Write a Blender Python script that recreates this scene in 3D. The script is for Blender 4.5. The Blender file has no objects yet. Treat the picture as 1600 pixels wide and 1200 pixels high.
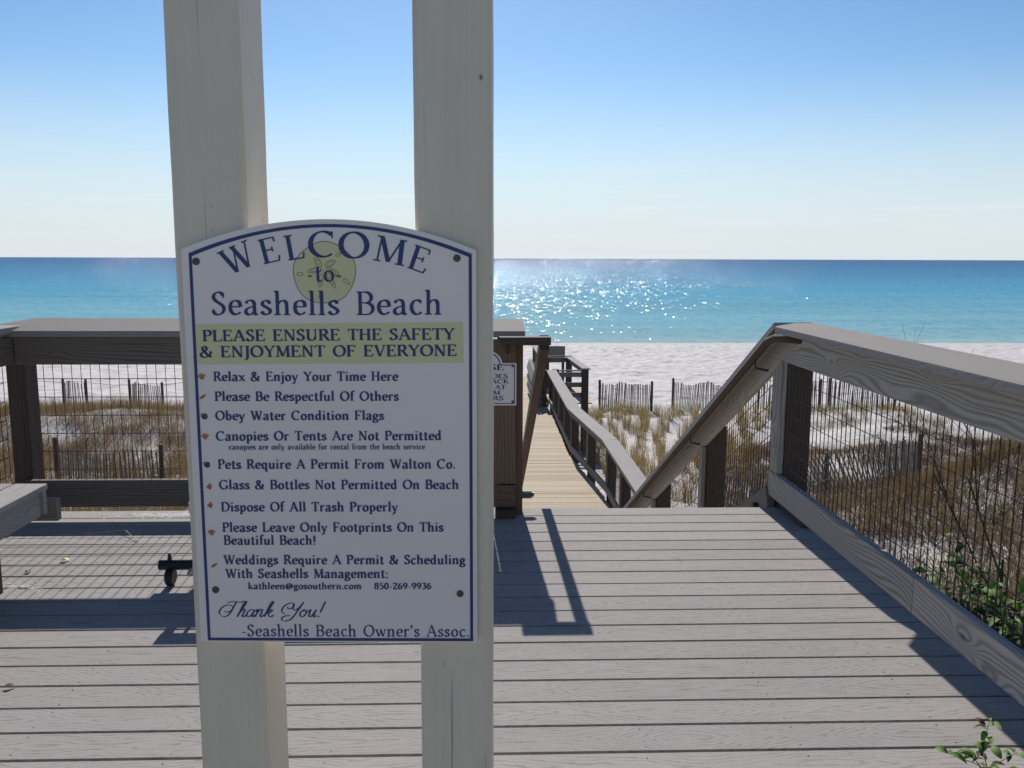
import bpy, math, random
import numpy as np
from mathutils import Vector, Matrix

random.seed(7)
rng = np.random.default_rng(11)
scene = bpy.context.scene
col = scene.collection

# ------------------------------------------------------------------ camera, sky, sun, exposure
F, CAM_H, PITCH, YAW, ROLL = 1350.0, 1.42, 8.26, -1.8, 0.18
cam_d = bpy.data.cameras.new('camera')
cam_d.sensor_width = 36.0
cam_d.lens = F / 1600 * 36
cam_d.clip_start = 0.05
cam_d.clip_end = 60000
cam = bpy.data.objects.new('camera', cam_d)
col.objects.link(cam)
cam.matrix_world = (Matrix.Translation((0, 0, CAM_H)) @ Matrix.Rotation(math.radians(YAW), 4, 'Z')
                    @ Matrix.Rotation(math.radians(90 - PITCH), 4, 'X') @ Matrix.Rotation(math.radians(ROLL), 4, 'Z'))
scene.camera = cam

SUN_EL, SUN_AZ = 36.1, -2.8          # azimuth measured clockwise from +Y
world = bpy.data.worlds.new('World')
scene.world = world
world.use_nodes = True
wn = world.node_tree.nodes; wl = world.node_tree.links
wn.clear()
sky = wn.new('ShaderNodeTexSky'); sky.sky_type = 'NISHITA'; sky.sun_disc = False
sky.sun_elevation = math.radians(SUN_EL); sky.sun_rotation = math.radians(SUN_AZ)
sky.air_density = 1.0; sky.dust_density = 0.2; sky.ozone_density = 1.6; sky.altitude = 0
wtc = wn.new('ShaderNodeTexCoord')
wsep = wn.new('ShaderNodeSeparateXYZ'); wl.new(wtc.outputs['Generated'], wsep.inputs[0])
# thin cloud wisps low over the sea
wmap = wn.new('ShaderNodeMapping'); wmap.inputs['Scale'].default_value = (3.0, 3.0, 42.0)
wl.new(wtc.outputs['Generated'], wmap.inputs['Vector'])
wnoi = wn.new('ShaderNodeTexNoise'); wnoi.inputs['Scale'].default_value = 2.6; wnoi.inputs['Detail'].default_value = 6
wl.new(wmap.outputs[0], wnoi.inputs['Vector'])
wr = wn.new('ShaderNodeValToRGB'); wr.color_ramp.elements[0].position = .54; wr.color_ramp.elements[1].position = .8
wl.new(wnoi.outputs['Fac'], wr.inputs[0])
wel = wn.new('ShaderNodeValToRGB')
e = wel.color_ramp.elements
e[0].position = .01; e[0].color = (0, 0, 0, 1); e[1].position = .055; e[1].color = (1, 1, 1, 1)
e2 = wel.color_ramp.elements.new(.12); e2.color = (0, 0, 0, 1)
wl.new(wsep.outputs['Z'], wel.inputs[0])
wmul = wn.new('ShaderNodeMath'); wmul.operation = 'MULTIPLY'
wl.new(wr.outputs[0], wmul.inputs[0]); wl.new(wel.outputs[0], wmul.inputs[1])
wmul2 = wn.new('ShaderNodeMath'); wmul2.operation = 'MULTIPLY'; wmul2.inputs[1].default_value = .35
wl.new(wmul.outputs[0], wmul2.inputs[0])
wmix = wn.new('ShaderNodeMix'); wmix.data_type = 'RGBA'
whsv = wn.new('ShaderNodeHueSaturation'); whsv.inputs['Saturation'].default_value = 1.0
wgam = wn.new('ShaderNodeGamma'); wgam.inputs[1].default_value = 1.25
wl.new(sky.outputs[0], wgam.inputs[0]); wl.new(wgam.outputs[0], whsv.inputs['Color'])
# pale marine haze whitening the lowest part of the sky, the same all round the horizon
whz = wn.new('ShaderNodeValToRGB'); whz.color_ramp.interpolation = 'EASE'
he = whz.color_ramp.elements
he[0].position = 0.0; he[0].color = (.92, .92, .92, 1); he[1].position = .22; he[1].color = (0, 0, 0, 1)
wl.new(wsep.outputs['Z'], whz.inputs[0])
wtint = wn.new('ShaderNodeMix'); wtint.data_type = 'RGBA'; wtint.blend_type = 'MULTIPLY'; wtint.inputs['Factor'].default_value = 1.0
wtint.inputs['B'].default_value = (.78, .92, 1.02, 1)
wl.new(whsv.outputs[0], wtint.inputs['A'])
whm = wn.new('ShaderNodeMix'); whm.data_type = 'RGBA'; whm.inputs['B'].default_value = (12.4, 13.6, 14.9, 1)
wl.new(whz.outputs[0], whm.inputs['Factor']); wl.new(wtint.outputs['Result'], whm.inputs['A'])
wl.new(whm.outputs['Result'], wmix.inputs['A'])
wmix.inputs['B'].default_value = (17.0, 16.6, 16.6, 1)
wl.new(wmul2.outputs[0], wmix.inputs['Factor'])
bg = wn.new('ShaderNodeBackground'); bg.inputs['Strength'].default_value = 0.057
wl.new(wmix.outputs['Result'], bg.inputs['Color'])
wo = wn.new('ShaderNodeOutputWorld'); wl.new(bg.outputs[0], wo.inputs[0])

sd = bpy.data.lights.new('sun', 'SUN'); sd.energy = 4.7; sd.angle = math.radians(.53); sd.color = (1.0, .94, .86)
sun = bpy.data.objects.new('sun', sd); col.objects.link(sun)
_el, _az = math.radians(SUN_EL), math.radians(SUN_AZ)
sun_dir = Vector((math.sin(_az) * math.cos(_el), math.cos(_az) * math.cos(_el), math.sin(_el)))
sun.rotation_euler = sun_dir.to_track_quat('Z', 'Y').to_euler()

scene.view_settings.view_transform = 'Standard'
scene.view_settings.look = 'None'
scene.view_settings.gamma = 1.0
scene.view_settings.exposure = 0.0
scene.view_settings.use_curve_mapping = False
scene.cycles.max_bounces = 8

# ------------------------------------------------------------------ material helpers
class NT:
    def __init__(s, name):
        s.m = bpy.data.materials.new(name); s.m.use_nodes = True
        s.n = s.m.node_tree.nodes; s.l = s.m.node_tree.links
        s.b = s.n['Principled BSDF']
    def new(s, t, **kw):
        x = s.n.new(t)
        for k, v in kw.items(): setattr(x, k, v)
        return x
    def put(s, sock, v):
        if hasattr(v, 'is_linked') or hasattr(v, 'links'): s.l.new(v, sock)
        else: sock.default_value = v
    def math(s, op, a, b=None, c=None, clamp=False):
        x = s.new('ShaderNodeMath', operation=op); x.use_clamp = clamp
        s.put(x.inputs[0], a)
        if b is not None: s.put(x.inputs[1], b)
        if c is not None: s.put(x.inputs[2], c)
        return x.outputs[0]
    def vmath(s, op, a, b):
        x = s.new('ShaderNodeVectorMath', operation=op)
        s.put(x.inputs[0], a); s.put(x.inputs[1], b)
        return x.outputs[0]
    def noise(s, vec, scale, detail=2, rough=.5, out='Fac', dist=0.0):
        x = s.new('ShaderNodeTexNoise'); s.l.new(vec, x.inputs['Vector'])
        x.inputs['Scale'].default_value = scale; x.inputs['Detail'].default_value = detail
        x.inputs['Roughness'].default_value = rough; x.inputs['Distortion'].default_value = dist
        return x.outputs[out]
    def voro(s, vec, scale, out='Distance'):
        x = s.new('ShaderNodeTexVoronoi'); s.l.new(vec, x.inputs['Vector']); x.inputs['Scale'].default_value = scale
        return x.outputs[out]
    def mapv(s, vec, scale=(1, 1, 1), loc=(0, 0, 0)):
        x = s.new('ShaderNodeMapping'); s.l.new(vec, x.inputs['Vector'])
        x.inputs['Scale'].default_value = scale; x.inputs['Location'].default_value = loc
        return x.outputs[0]
    def ramp(s, fac, stops, interp='LINEAR'):
        x = s.new('ShaderNodeValToRGB'); x.color_ramp.interpolation = interp
        els = x.color_ramp.elements
        while len(els) < len(stops): els.new(.5)
        for e_, (p, c) in zip(els, stops):
            e_.position = p
            e_.color = (c, c, c, 1) if isinstance(c, (int, float)) else (*c, 1)
        s.l.new(fac, x.inputs[0]); return x.outputs[0]
    def mix(s, f, a, b, mode='MIX'):
        x = s.new('ShaderNodeMix', data_type='RGBA', blend_type=mode)
        s.put(x.inputs['Factor'], f)
        for k, v in (('A', a), ('B', b)):
            if isinstance(v, tuple): x.inputs[k].default_value = (*v, 1) if len(v) == 3 else v
            else: s.l.new(v, x.inputs[k])
        return x.outputs['Result']
    def bump(s, h, strength=.3, dist=.002, normal=None):
        x = s.new('ShaderNodeBump'); x.inputs['Strength'].default_value = strength; x.inputs['Distance'].default_value = dist
        s.l.new(h, x.inputs['Height'])
        if normal is not None: s.l.new(normal, x.inputs['Normal'])
        return x.outputs[0]
    def objvec(s, shift=True):
        tc = s.new('ShaderNodeTexCoord'); v = tc.outputs['Object']
        if shift:
            oi = s.new('ShaderNodeObjectInfo')
            r = s.math('MULTIPLY', oi.outputs['Random'], 57.0)
            cmb = s.new('ShaderNodeCombineXYZ'); s.l.new(r, cmb.inputs[0]); s.l.new(s.math('MULTIPLY', oi.outputs['Random'], 31.0), cmb.inputs[1])
            v = s.vmath('ADD', v, cmb.outputs[0])
        return v
    def rnd(s):
        return s.new('ShaderNodeObjectInfo').outputs['Random']
    def base(s, c): s.put(s.b.inputs['Base Color'], (*c, 1) if isinstance(c, tuple) else c)
    def rough(s, r): s.put(s.b.inputs['Roughness'], r)
    def norm(s, n): s.l.new(n, s.b.inputs['Normal'])

def wood(name, light, dark, knot, ringk=420.0, contrast=.6, knots=True, stain=None, rough=.75, warp=46.0):
    """solid timber: grain runs along the board's own x axis"""
    m = NT(name); v = m.objvec()
    sep = m.new('ShaderNodeSeparateXYZ'); m.l.new(v, sep.inputs[0])
    cross = m.math('ADD', sep.outputs['Y'], sep.outputs['Z'])
    low = m.noise(m.mapv(v, (1.1, 6.5, 6.5)), 1.0, 1.5, .4)
    wig = m.noise(m.mapv(v, (3.0, 30, 30)), 1.0, 2, .5)
    ph = m.math('ADD', m.math('MULTIPLY', cross, ringk), m.math('MULTIPLY', low, warp))
    ph = m.math('ADD', ph, m.math('MULTIPLY', wig, 3.0))
    if knots:
        kv = m.voro(m.mapv(v, (2.1, 6.2, .01)), 1.0)
        kk = m.math('POWER', 2.718, m.math('MULTIPLY', m.math('MULTIPLY', kv, kv), -22.0))
        ph = m.math('ADD', ph, m.math('MULTIPLY', kk, 26.0))
    ring = m.math('MULTIPLY_ADD', m.math('SINE', ph), .5, .5)
    ring = m.math('POWER', ring, 1.6)
    fine = m.noise(m.mapv(v, (8, 320, 320)), 1.0, 3, .6)
    f = m.math('ADD', m.math('MULTIPLY', ring, contrast), m.math('MULTIPLY', fine, 1 - contrast), clamp=True)
    c = m.mix(f, light, dark)
    big = m.noise(m.mapv(v, (1.2, 5, 5)), 1.0, 3, .6)
    c = m.mix(m.ramp(big, [(.35, 0.0), (.75, .45)]), c, stain if stain else dark)
    cr = m.math('MULTIPLY_ADD', m.rnd(), .35, .82)
    cc = m.new('ShaderNodeCombineColor')
    for i in range(3): m.l.new(cr, cc.inputs[i])
    c = m.mix(1.0, c, cc.outputs[0], 'MULTIPLY')
    if knots:
        c = m.mix(m.ramp(kv, [(.045, 1.0), (.10, 0.0)]), c, knot)
    # hairline drying checks along the grain
    chk = m.noise(m.mapv(v, (1.6, 150, 150)), 1.0, 1, .5)
    ck = m.ramp(chk, [(.70, 0.0), (.76, .8)])
    c = m.mix(ck, c, tuple(k * .35 for k in dark))
    m.base(c); m.rough(rough); m.b.inputs['Specular IOR Level'].default_value = .25
    h = m.math('SUBTRACT', m.math('ADD', m.math('MULTIPLY', ring, -.5), m.math('MULTIPLY', fine, .6)), ck)
    m.norm(m.bump(h, .45, .0018))
    return m.m

def composite(name, base, line, strength=.5, wdth=.14, rnd_amt=.14, arch=False):
    """embossed composite decking with arched fake grain"""
    m = NT(name); v = m.objvec()
    low = m.noise(m.mapv(v, (1.9, 10.5, 10.5)), 1.0, 2.0, .45)
    ph = m.math('MULTIPLY', low, 95.0)
    if arch:   # nested arches pressed into each board, turning back on themselves here and there
        raw = m.new('ShaderNodeSeparateXYZ'); m.l.new(m.new('ShaderNodeTexCoord').outputs['Object'], raw.inputs[0])
        along = m.noise(m.mapv(v, (1.5, 0, 0)), 1.0, 1.0, .5)
        wnd = m.math('MULTIPLY', m.math('SUBTRACT', m.noise(m.mapv(v, (2.2, 0, 0), (3, 9, 0)), 1.0, 1, .5), .5), .06)
        yy_ = m.math('DIVIDE', m.math('ADD', raw.outputs['Y'], wnd), .068)
        wob = m.noise(m.mapv(v, (14, 70, 0)), 1.0, 2, .5)
        ph = m.math('ADD', m.math('MULTIPLY', along, 150.0), m.math('MULTIPLY', m.math('POWER', m.math('ABSOLUTE', yy_), 1.25), 26.0))
        ph = m.math('ADD', ph, m.math('MULTIPLY', wob, 9.0))
    s1 = m.math('MULTIPLY_ADD', m.math('SINE', ph), .5, .5)
    ln = m.math('POWER', s1, 4.0)
    brk = m.noise(m.mapv(v, (9, 60, 60)), 1.0, 2, .5)
    ln = m.math('MULTIPLY', ln, m.ramp(brk, [(.38, .15), (.6, 1.0)]))
    spec = m.noise(v, 260, 3, .6)
    c = m.mix(m.math('MULTIPLY', ln, strength), base, line)
    c = m.mix(m.ramp(spec, [(.35, .22), (.6, 0.0)]), c, line)
    dirt = m.noise(m.mapv(v, (1.2, 3, 3)), 1.3, 5, .65)
    c = m.mix(m.ramp(dirt, [(.42, 0.0), (.72, .30)]), c, tuple(k * .62 for k in base))
    cr = m.math('MULTIPLY_ADD', m.rnd(), rnd_amt, 1 - rnd_amt * .6)
    cc = m.new('ShaderNodeCombineColor')
    for i in range(3): m.l.new(cr, cc.inputs[i])
    c = m.mix(1.0, c, cc.outputs[0], 'MULTIPLY')
    m.base(c); m.rough(.8); m.b.inputs['Specular IOR Level'].default_value = .15
    h = m.math('SUBTRACT', m.math('MULTIPLY', spec, .35), ln)
    m.norm(m.bump(h, .35, .0012))
    return m.m

def plain(name, c, rough=.6, metal=0.0, var=.15, scale=30, bump=.1):
    m = NT(name); v = m.objvec()
    n = m.noise(v, scale, 4, .6)
    m.base(m.mix(m.math('MULTIPLY', n, var * 2), c, tuple(k * .55 for k in c)))
    m.rough(rough); m.b.inputs['Metallic'].default_value = metal
    if bump: m.norm(m.bump(n, bump, .001))
    return m.m

def painted(name):
    m = NT(name); v = m.objvec()
    n = m.noise(m.mapv(v, (3, 40, 40)), 1, 4, .6)
    speck = m.noise(v, 330, 2, .6)
    big = m.noise(m.mapv(v, (2.5, 8, 8)), 1, 4, .65)
    c = m.mix(m.ramp(big, [(.4, 0.0), (.75, .5)]), (.80, .695, .54), (.64, .55, .42))
    spots = m.voro(m.mapv(v, (14, 22, 22)), 1.0)
    sp = m.math('MULTIPLY', m.ramp(spots, [(.05, 1.0), (.085, 0.0)]), m.ramp(big, [(.5, 0.0), (.6, .8)]))
    c = m.mix(sp, c, (.10, .085, .06))
    crk = m.noise(m.mapv(v, (1.3, 75, 75)), 1, 2, .5)
    c = m.mix(m.ramp(crk, [(.70, 0.0), (.74, .55)]), c, (.22, .2, .16))
    tiny = m.voro(m.mapv(v, (45, 60, 60)), 1.0)
    tp = m.math('MULTIPLY', m.ramp(tiny, [(.05, 1.0), (.09, 0.0)]), m.ramp(m.noise(v, 5, 2, .5), [(.52, 0.0), (.62, .7)]))
    c = m.mix(tp, c, (.14, .12, .09))
    brush = m.noise(m.mapv(v, (1.8, 150, 150)), 1, 3, .6)
    c = m.mix(m.ramp(brush, [(.40, .08), (.62, 0.0)]), c, (.42, .37, .28))
    m.base(c); m.rough(.5)
    h = m.math('ADD', m.math('ADD', m.math('MULTIPLY', speck, .8), n), m.math('MULTIPLY', brush, .4))
    m.norm(m.bump(h, .5, .0014))
    return m.m

M = {}
M['deck'] = composite('grey_composite', (.395, .374, .353), (.13, .12, .115), .50, arch=True)
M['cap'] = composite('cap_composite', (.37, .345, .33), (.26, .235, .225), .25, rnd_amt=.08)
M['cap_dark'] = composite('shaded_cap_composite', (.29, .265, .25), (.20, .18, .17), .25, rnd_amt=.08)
M['grey_wood'] = wood('weathered_timber', (.30, .275, .245), (.105, .09, .08), (.045, .025, .018), stain=(.20, .175, .15))
M['dusk_wood'] = wood('brown_grey_timber', (.24, .20, .165), (.09, .07, .055), (.03, .018, .012), stain=(.15, .12, .095))
M['pale_wood'] = wood('pale_weathered_timber', (.52, .485, .44), (.20, .175, .15), (.07, .04, .025), 300, .62, stain=(.36, .32, .275), warp=68.0)
M['brown_wood'] = wood('brown_timber', (.24, .155, .10), (.12, .075, .045), (.04, .02, .012), 300, .45, stain=(.20, .13, .085))
M['post_wood'] = wood('dark_timber', (.135, .10, .078), (.06, .043, .034), (.03, .018, .012), 300, .4, stain=(.08, .06, .047))
M['walk_wood'] = wood('pine_walk_timber', (.53, .445, .325), (.35, .275, .18), (.16, .09, .05), 350, .45, stain=(.50, .42, .31))
M['slat'] = wood('fence_slat_timber', (.33, .29, .26), (.17, .15, .135), (.05, .03, .02), 400, .4, knots=False)
M['paint'] = painted('white_post_paint')
M['wire'] = plain('rusty_dark_wire', (.045, .028, .026), .55, .3, .3, 60, 0)
M['rope'] = plain('grey_wire', (.2, .19, .18), .5, .4, .1, 20, 0)
M['black'] = plain('black_rubber', (.012, .012, .013), .45, 0, .1, 30, .1)
M['alu'] = plain('brushed_aluminium', (.62, .62, .63), .35, .9, .1, 40, .05)
M['bolt'] = plain('galvanised_bolt', (.13, .125, .125), .5, .6, .2, 80, .1)
M['screw'] = plain('dark_screw', (.05, .045, .04), .5, .3, .1, 80, 0)
M['sign_screw'] = plain('brown_screw_head', (.13, .11, .08), .45, .5, .4, 900, .2)
M['navy'] = plain('navy_ink', (.022, .040, .165), .45, 0, .05, 50, 0)
M['cream'] = plain('pale_yellow_ink', (.76, .70, .38), .5, 0, .06, 60, 0)
M['outline'] = plain('brown_ink', (.24, .19, .09), .5, 0, .05, 50, 0)
M['orange'] = plain('orange_shell_ink', (.70, .26, .08), .5, 0, .4, 400, 0)
M['red'] = plain('red_shell_ink', (.52, .11, .06), .5, 0, .4, 400, 0)
M['umber'] = plain('umber_shell_ink', (.06, .035, .02), .5, 0, .3, 300, 0)

def sign_mat():
    m = NT('white_sign_plastic'); v = m.objvec(False)
    n = m.noise(v, 700, 2, .6); b = m.noise(v, 6, 4, .6)
    c = m.mix(m.ramp(b, [(.4, 0.0), (.8, .22)]), (.88, .79, .73), (.80, .71, .655))
    m.base(c); m.rough(.33); m.norm(m.bump(n, .08, .0006))
    return m.m
M['sign'] = sign_mat()

def grass_mat(name, a, b, c3):
    m = NT(name)
    g = m.new('ShaderNodeNewGeometry')
    r = g.outputs['Random Per Island']
    tc = m.new('ShaderNodeTexCoord')
    n = m.noise(tc.outputs['Object'], .5, 2, .5)
    f = m.math('ADD', m.math('MULTIPLY', r, .6), m.math('MULTIPLY', n, .4))
    c = m.ramp(f, [(.2, a), (.5, b), (.8, c3)])
    m.base(c); m.rough(.7)
    tr = m.new('ShaderNodeBsdfTranslucent'); m.l.new(c, tr.inputs[0])
    mx = m.new('ShaderNodeMixShader'); mx.inputs[0].default_value = .3
    out = m.n['Material Output']
    m.l.new(m.b.outputs[0], mx.inputs[1]); m.l.new(tr.outputs[0], mx.inputs[2]); m.l.new(mx.outputs[0], out.inputs[0])
    return m.m
M['dry_grass'] = grass_mat('dry_beach_grass', (.13, .09, .045), (.33, .23, .11), (.17, .135, .055))
M['oat_grass'] = grass_mat('sea_oat_grass', (.26, .19, .075), (.44, .32, .14), (.22, .20, .07))
M['scrub'] = grass_mat('brown_scrub', (.075, .048, .038), (.15, .10, .075), (.10, .075, .045))
M['leaf'] = grass_mat('green_leaf', (.07, .17, .025), (.13, .26, .04), (.24, .34, .06))
M['leaf_dark'] = grass_mat('dark_leaf', (.02, .045, .012), (.04, .08, .02), (.06, .09, .03))
M['leaf_red'] = grass_mat('dry_red_leaf', (.12, .05, .035), (.10, .05, .03), (.2, .1, .05))
M['twig'] = plain('dark_twig', (.05, .038, .03), .8, 0, .2, 30, .1)

# ------------------------------------------------------------------ object helpers
WM = {}
def tag(o, label=None, cat=None, group=None, kind=None):
    if label: o['label'] = label
    if cat: o['category'] = cat
    if group: o['group'] = group
    if kind: o['kind'] = kind
    return o

def place(o, mat, parent=None):
    WM[o] = mat.copy()
    if parent is not None:
        o.parent = parent
        o.matrix_parent_inverse = Matrix.Identity(4)
        o.matrix_basis = WM[parent].inverted() @ mat
    else:
        o.matrix_basis = mat
    return o

def empty(name, loc, label=None, cat=None, group=None, kind=None, rot=None):
    o = bpy.data.objects.new(name, None); o.empty_display_size = .1
    col.objects.link(o)
    mt = Matrix.Translation(loc)
    if rot is not None: mt = mt @ Matrix.Rotation(rot, 4, 'Z')
    place(o, mt)
    return tag(o, label, cat, group, kind)

def mesh_obj(name, me, mat, parent=None, matrix=None, kind=None):
    o = bpy.data.objects.new(name, me); col.objects.link(o)
    if mat is not None and len(me.materials) == 0: me.materials.append(mat)
    place(o, matrix if matrix is not None else (WM[parent] if parent is not None else Matrix.Identity(4)), parent)
    if kind: o['kind'] = kind
    return o

def mk(name, verts, faces, smooth=False):
    me = bpy.data.meshes.new(name)
    me.from_pydata([tuple(v) for v in verts], [], faces)
    me.update()
    if smooth: me.polygons.foreach_set('use_smooth', [True] * len(me.polygons))
    return me

_bc = {}
def board_mesh(L, w, t, mat, s0=0.0, s1=0.0, c=.003):
    key = (round(L, 4), round(w, 4), round(t, 4), mat.name, round(s0, 3), round(s1, 3), c)
    if key in _bc: return _bc[key]
    a, b = w / 2, t / 2
    sec = [(-a + c, -b), (a - c, -b), (a, -b + c), (a, b - c), (a - c, b), (-a + c, b), (-a, b - c), (-a, -b + c)]
    vs = [(-L / 2 + s0 * y, y, z) for y, z in sec] + [(L / 2 + s1 * y, y, z) for y, z in sec]
    fs = [(i, (i + 1) % 8, 8 + (i + 1) % 8, 8 + i) for i in range(8)]
    fs += [tuple(range(7, -1, -1)), tuple(range(8, 16))]
    me = mk('board', vs, fs); me.materials.append(mat)
    _bc[key] = me
    return me

def board(name, p0, p1, w, t, up, mat, parent=None, s0=0.0, s1=0.0, kind=None, c=.003):
    """timber from p0 to p1 (centre line), thickness t along 'up', width w across"""
    p0, p1 = Vector(p0), Vector(p1)
    x = (p1 - p0); L = x.length; x.normalize()
    up = Vector(up); z = (up - x * up.dot(x)).normalized(); y = z.cross(x)
    mt = Matrix((x, y, z)).transposed().to_4x4(); mt.translation = (p0 + p1) / 2
    return mesh_obj(name, board_mesh(L, w, t, mat, s0, s1, c), mat, parent, mt, kind)

class MB:
    def __init__(s): s.v = []; s.f = []
    def add(s, vs, fs):
        n = len(s.v); s.v += [tuple(v) for v in vs]; s.f += [tuple(i + n for i in f) for f in fs]
    def rod(s, p0, p1, r, n=4, r1=None, cap=False):
        p0, p1 = Vector(p0), Vector(p1); d = (p1 - p0).normalized()
        a = d.orthogonal().normalized(); b = d.cross(a); r1 = r if r1 is None else r1
        vs = []
        for p, rr in ((p0, r), (p1, r1)):
            for i in range(n):
                an = 2 * math.pi * i / n + .4
                vs.append(p + a * math.cos(an) * rr + b * math.sin(an) * rr)
        fs = [(i, (i + 1) % n, n + (i + 1) % n, n + i) for i in range(n)]
        if cap: fs += [tuple(range(n - 1, -1, -1)), tuple(range(n, 2 * n))]
        s.add(vs, fs)
    def tube(s, pts, rs, n=8):
        pts = [Vector(p) for p in pts]
        if not isinstance(rs, (list, tuple)): rs = [rs] * len(pts)
        vs = []; prev = None
        for i, p in enumerate(pts):
            d = (pts[min(i + 1, len(pts) - 1)] - pts[max(i - 1, 0)]).normalized()
            a = d.orthogonal().normalized() if prev is None else (prev - d * prev.dot(d)).normalized()
            prev = a; b = d.cross(a)
            for k in range(n):
                an = 2 * math.pi * k / n
                vs.append(p + (a * math.cos(an) + b * math.sin(an)) * rs[i])
        fs = []
        for i in range(len(pts) - 1):
            for k in range(n):
                fs.append((i * n + k, i * n + (k + 1) % n, (i + 1) * n + (k + 1) % n, (i + 1) * n + k))
        fs += [tuple(range(n - 1, -1, -1)), tuple((len(pts) - 1) * n + k for k in range(n))]
        s.add(vs, fs)
    def box(s, x0, x1, y0, y1, z0, z1):
        vs = [(x, y, z) for x in (x0, x1) for y in (y0, y1) for z in (z0, z1)]
        s.add(vs, [(0, 1, 3, 2), (4, 6, 7, 5), (0, 4, 5, 1), (2, 3, 7, 6), (0, 2, 6, 4), (1, 5, 7, 3)])
    def build(s, name, mat, parent=None, kind=None, smooth=False):
        me = mk(name, s.v, s.f, smooth); me.materials.append(mat)
        o = mesh_obj(name, me, mat, None, Matrix.Identity(4), kind)
        if parent is not None: place(o, Matrix.Identity(4), parent)
        return o

# numpy value noise
_perm = np.random.default_rng(3).random((256, 256))
def vnoise(x, y):
    xi = np.floor(x).astype(int); yi = np.floor(y).astype(int)
    fx = x - xi; fy = y - yi
    fx = fx * fx * (3 - 2 * fx); fy = fy * fy * (3 - 2 * fy)
    g = lambda a, b: _perm[a & 255, b & 255]
    return ((g(xi, yi) * (1 - fx) + g(xi + 1, yi) * fx) * (1 - fy) + (g(xi, yi + 1) * (1 - fx) + g(xi + 1, yi + 1) * fx) * fy)
def fbm(x, y, o=4):
    r = 0; a = .5; t = 0
    for i in range(o):
        r = r + a * vnoise(x * 2 ** i + 17.3 * i, y * 2 ** i + 9.1 * i); t += a; a *= .5
    return r / t

# ------------------------------------------------------------------ terrain
PV = [-30, 0, 3, 6, 10, 16, 20, 24, 32, 45, 60, 70, 78, 95, 140]
PZ = [-1.0, -1.15, -1.3, -1.95, -2.6, -3.27, -3.6, -3.95, -4.32, -4.75, -5.12, -5.38, -5.75, -6.6, -8]
SEA_Z = -5.4
def ground_z(x, y):
    x = np.asarray(x, float); y = np.asarray(y, float)
    z = np.interp(y, PV, PZ)
    dune = np.clip((34 - y) / 6, 0, 1) * np.clip((y - 4) / 5, 0.15, 1)
    z = z + dune * ((fbm(x * .16 + 5, y * .16 + 2, 3) - .5) * 1.3 + (fbm(x * .6, y * .6, 3) - .5) * .35)
    z = z + 1.25 * np.exp(-(((x - 8.4) / 2.6) ** 2 + ((y - 11) / 3.2) ** 2))
    z = z + .75 * np.exp(-(((x + 11) / 8) ** 2 + ((y - 27) / 2.6) ** 2))
    # keep the sand under the walkway
    wk = np.exp(-((x - 1.1) / 1.6) ** 2) * np.clip((y - 5) / 3, 0, 1) * np.clip((36 - y) / 4, 0, 1)
    z = z * (1 - wk) + np.minimum(z, -3.05 - .06 * np.maximum(y - 14, 0)) * wk
    beach = np.clip((y - 28) / 4, 0, 1) * np.clip((71 - y) / 5, 0, 1)
    foot = fbm(x * 1.5, y * 1.5, 3) - .5
    z = z + beach * (foot * .10 + (fbm(x * 2.8, y * 4.0, 2) - .5) * .23 + (fbm(x * .25 + 9, y * .5, 2) - .5) * .12)
    return z

def grid(name, xs, ys, mat):
    X, Y = np.meshgrid(xs, ys)
    Z = ground_z(X, Y)
    nx, ny = len(xs), len(ys)
    co = np.stack([X, Y, Z], -1).reshape(-1, 3)
    i = np.arange(ny - 1)[:, None] * nx + np.arange(nx - 1)[None, :]
    f = np.stack([i, i + 1, i + nx + 1, i + nx], -1).reshape(-1, 4)
    me = bpy.data.meshes.new(name)
    me.vertices.add(len(co)); me.vertices.foreach_set('co', co.ravel())
    me.loops.add(f.size); me.loops.foreach_set('vertex_index', f.ravel())
    me.polygons.add(len(f)); me.polygons.foreach_set('loop_start', np.arange(len(f)) * 4)
    me.polygons.foreach_set('use_smooth', np.ones(len(f), bool))
    me.update(calc_edges=True)
    me.materials.append(mat)
    return mesh_obj(name, me, mat)

def sand_mat():
    m = NT('white_quartz_sand')
    tc = m.new('ShaderNodeTexCoord'); v = tc.outputs['Object']
    sep = m.new('ShaderNodeSeparateXYZ'); m.l.new(v, sep.inputs[0])
    n1 = m.noise(v, 1.1, 5, .6); n2 = m.noise(v, 9, 4, .7); n3 = m.noise(v, 180, 2, .6)
    c = m.mix(m.ramp(n1, [(.35, 0.0), (.7, .5)]), (.63, .605, .595), (.53, .505, .49))
    litter = m.math('MULTIPLY', m.ramp(n2, [(.46, 0.0), (.62, .75)]), m.ramp(m.math('DIVIDE', sep.outputs['Y'], 60.0), [(.40, 1.0), (.53, 0.0)]))
    c = m.mix(litter, c, (.25, .18, .11))
    back = m.ramp(m.math('MULTIPLY_ADD', sep.outputs['Y'], .02, .5), [(.50, 1.0), (.58, 1.0), (.62, 0.0)])  # shade put into the sand colour under the deck and behind camera, cutting bounce
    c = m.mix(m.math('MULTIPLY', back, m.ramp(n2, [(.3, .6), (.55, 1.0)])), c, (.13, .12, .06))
    # wet band at the water's edge
    wet = m.ramp(m.math('DIVIDE', sep.outputs['Y'], 100.0), [(.675, 0.0), (.705, .55)])
    c = m.mix(wet, c, (.36, .35, .33))
    m.base(c); m.rough(.85)
    h = m.math('ADD', m.math('MULTIPLY', n2, 1.0), m.math('MULTIPLY', n3, .12))
    m.norm(m.bump(h, .6, .05))
    return m.m
M['sand'] = sand_mat()
xs = np.concatenate([np.linspace(-220, -50, 50), np.arange(-49.6, -18, .4), np.arange(-18, 22, .2), np.arange(22, 50, .4), np.linspace(50.5, 220, 50)])
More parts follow.
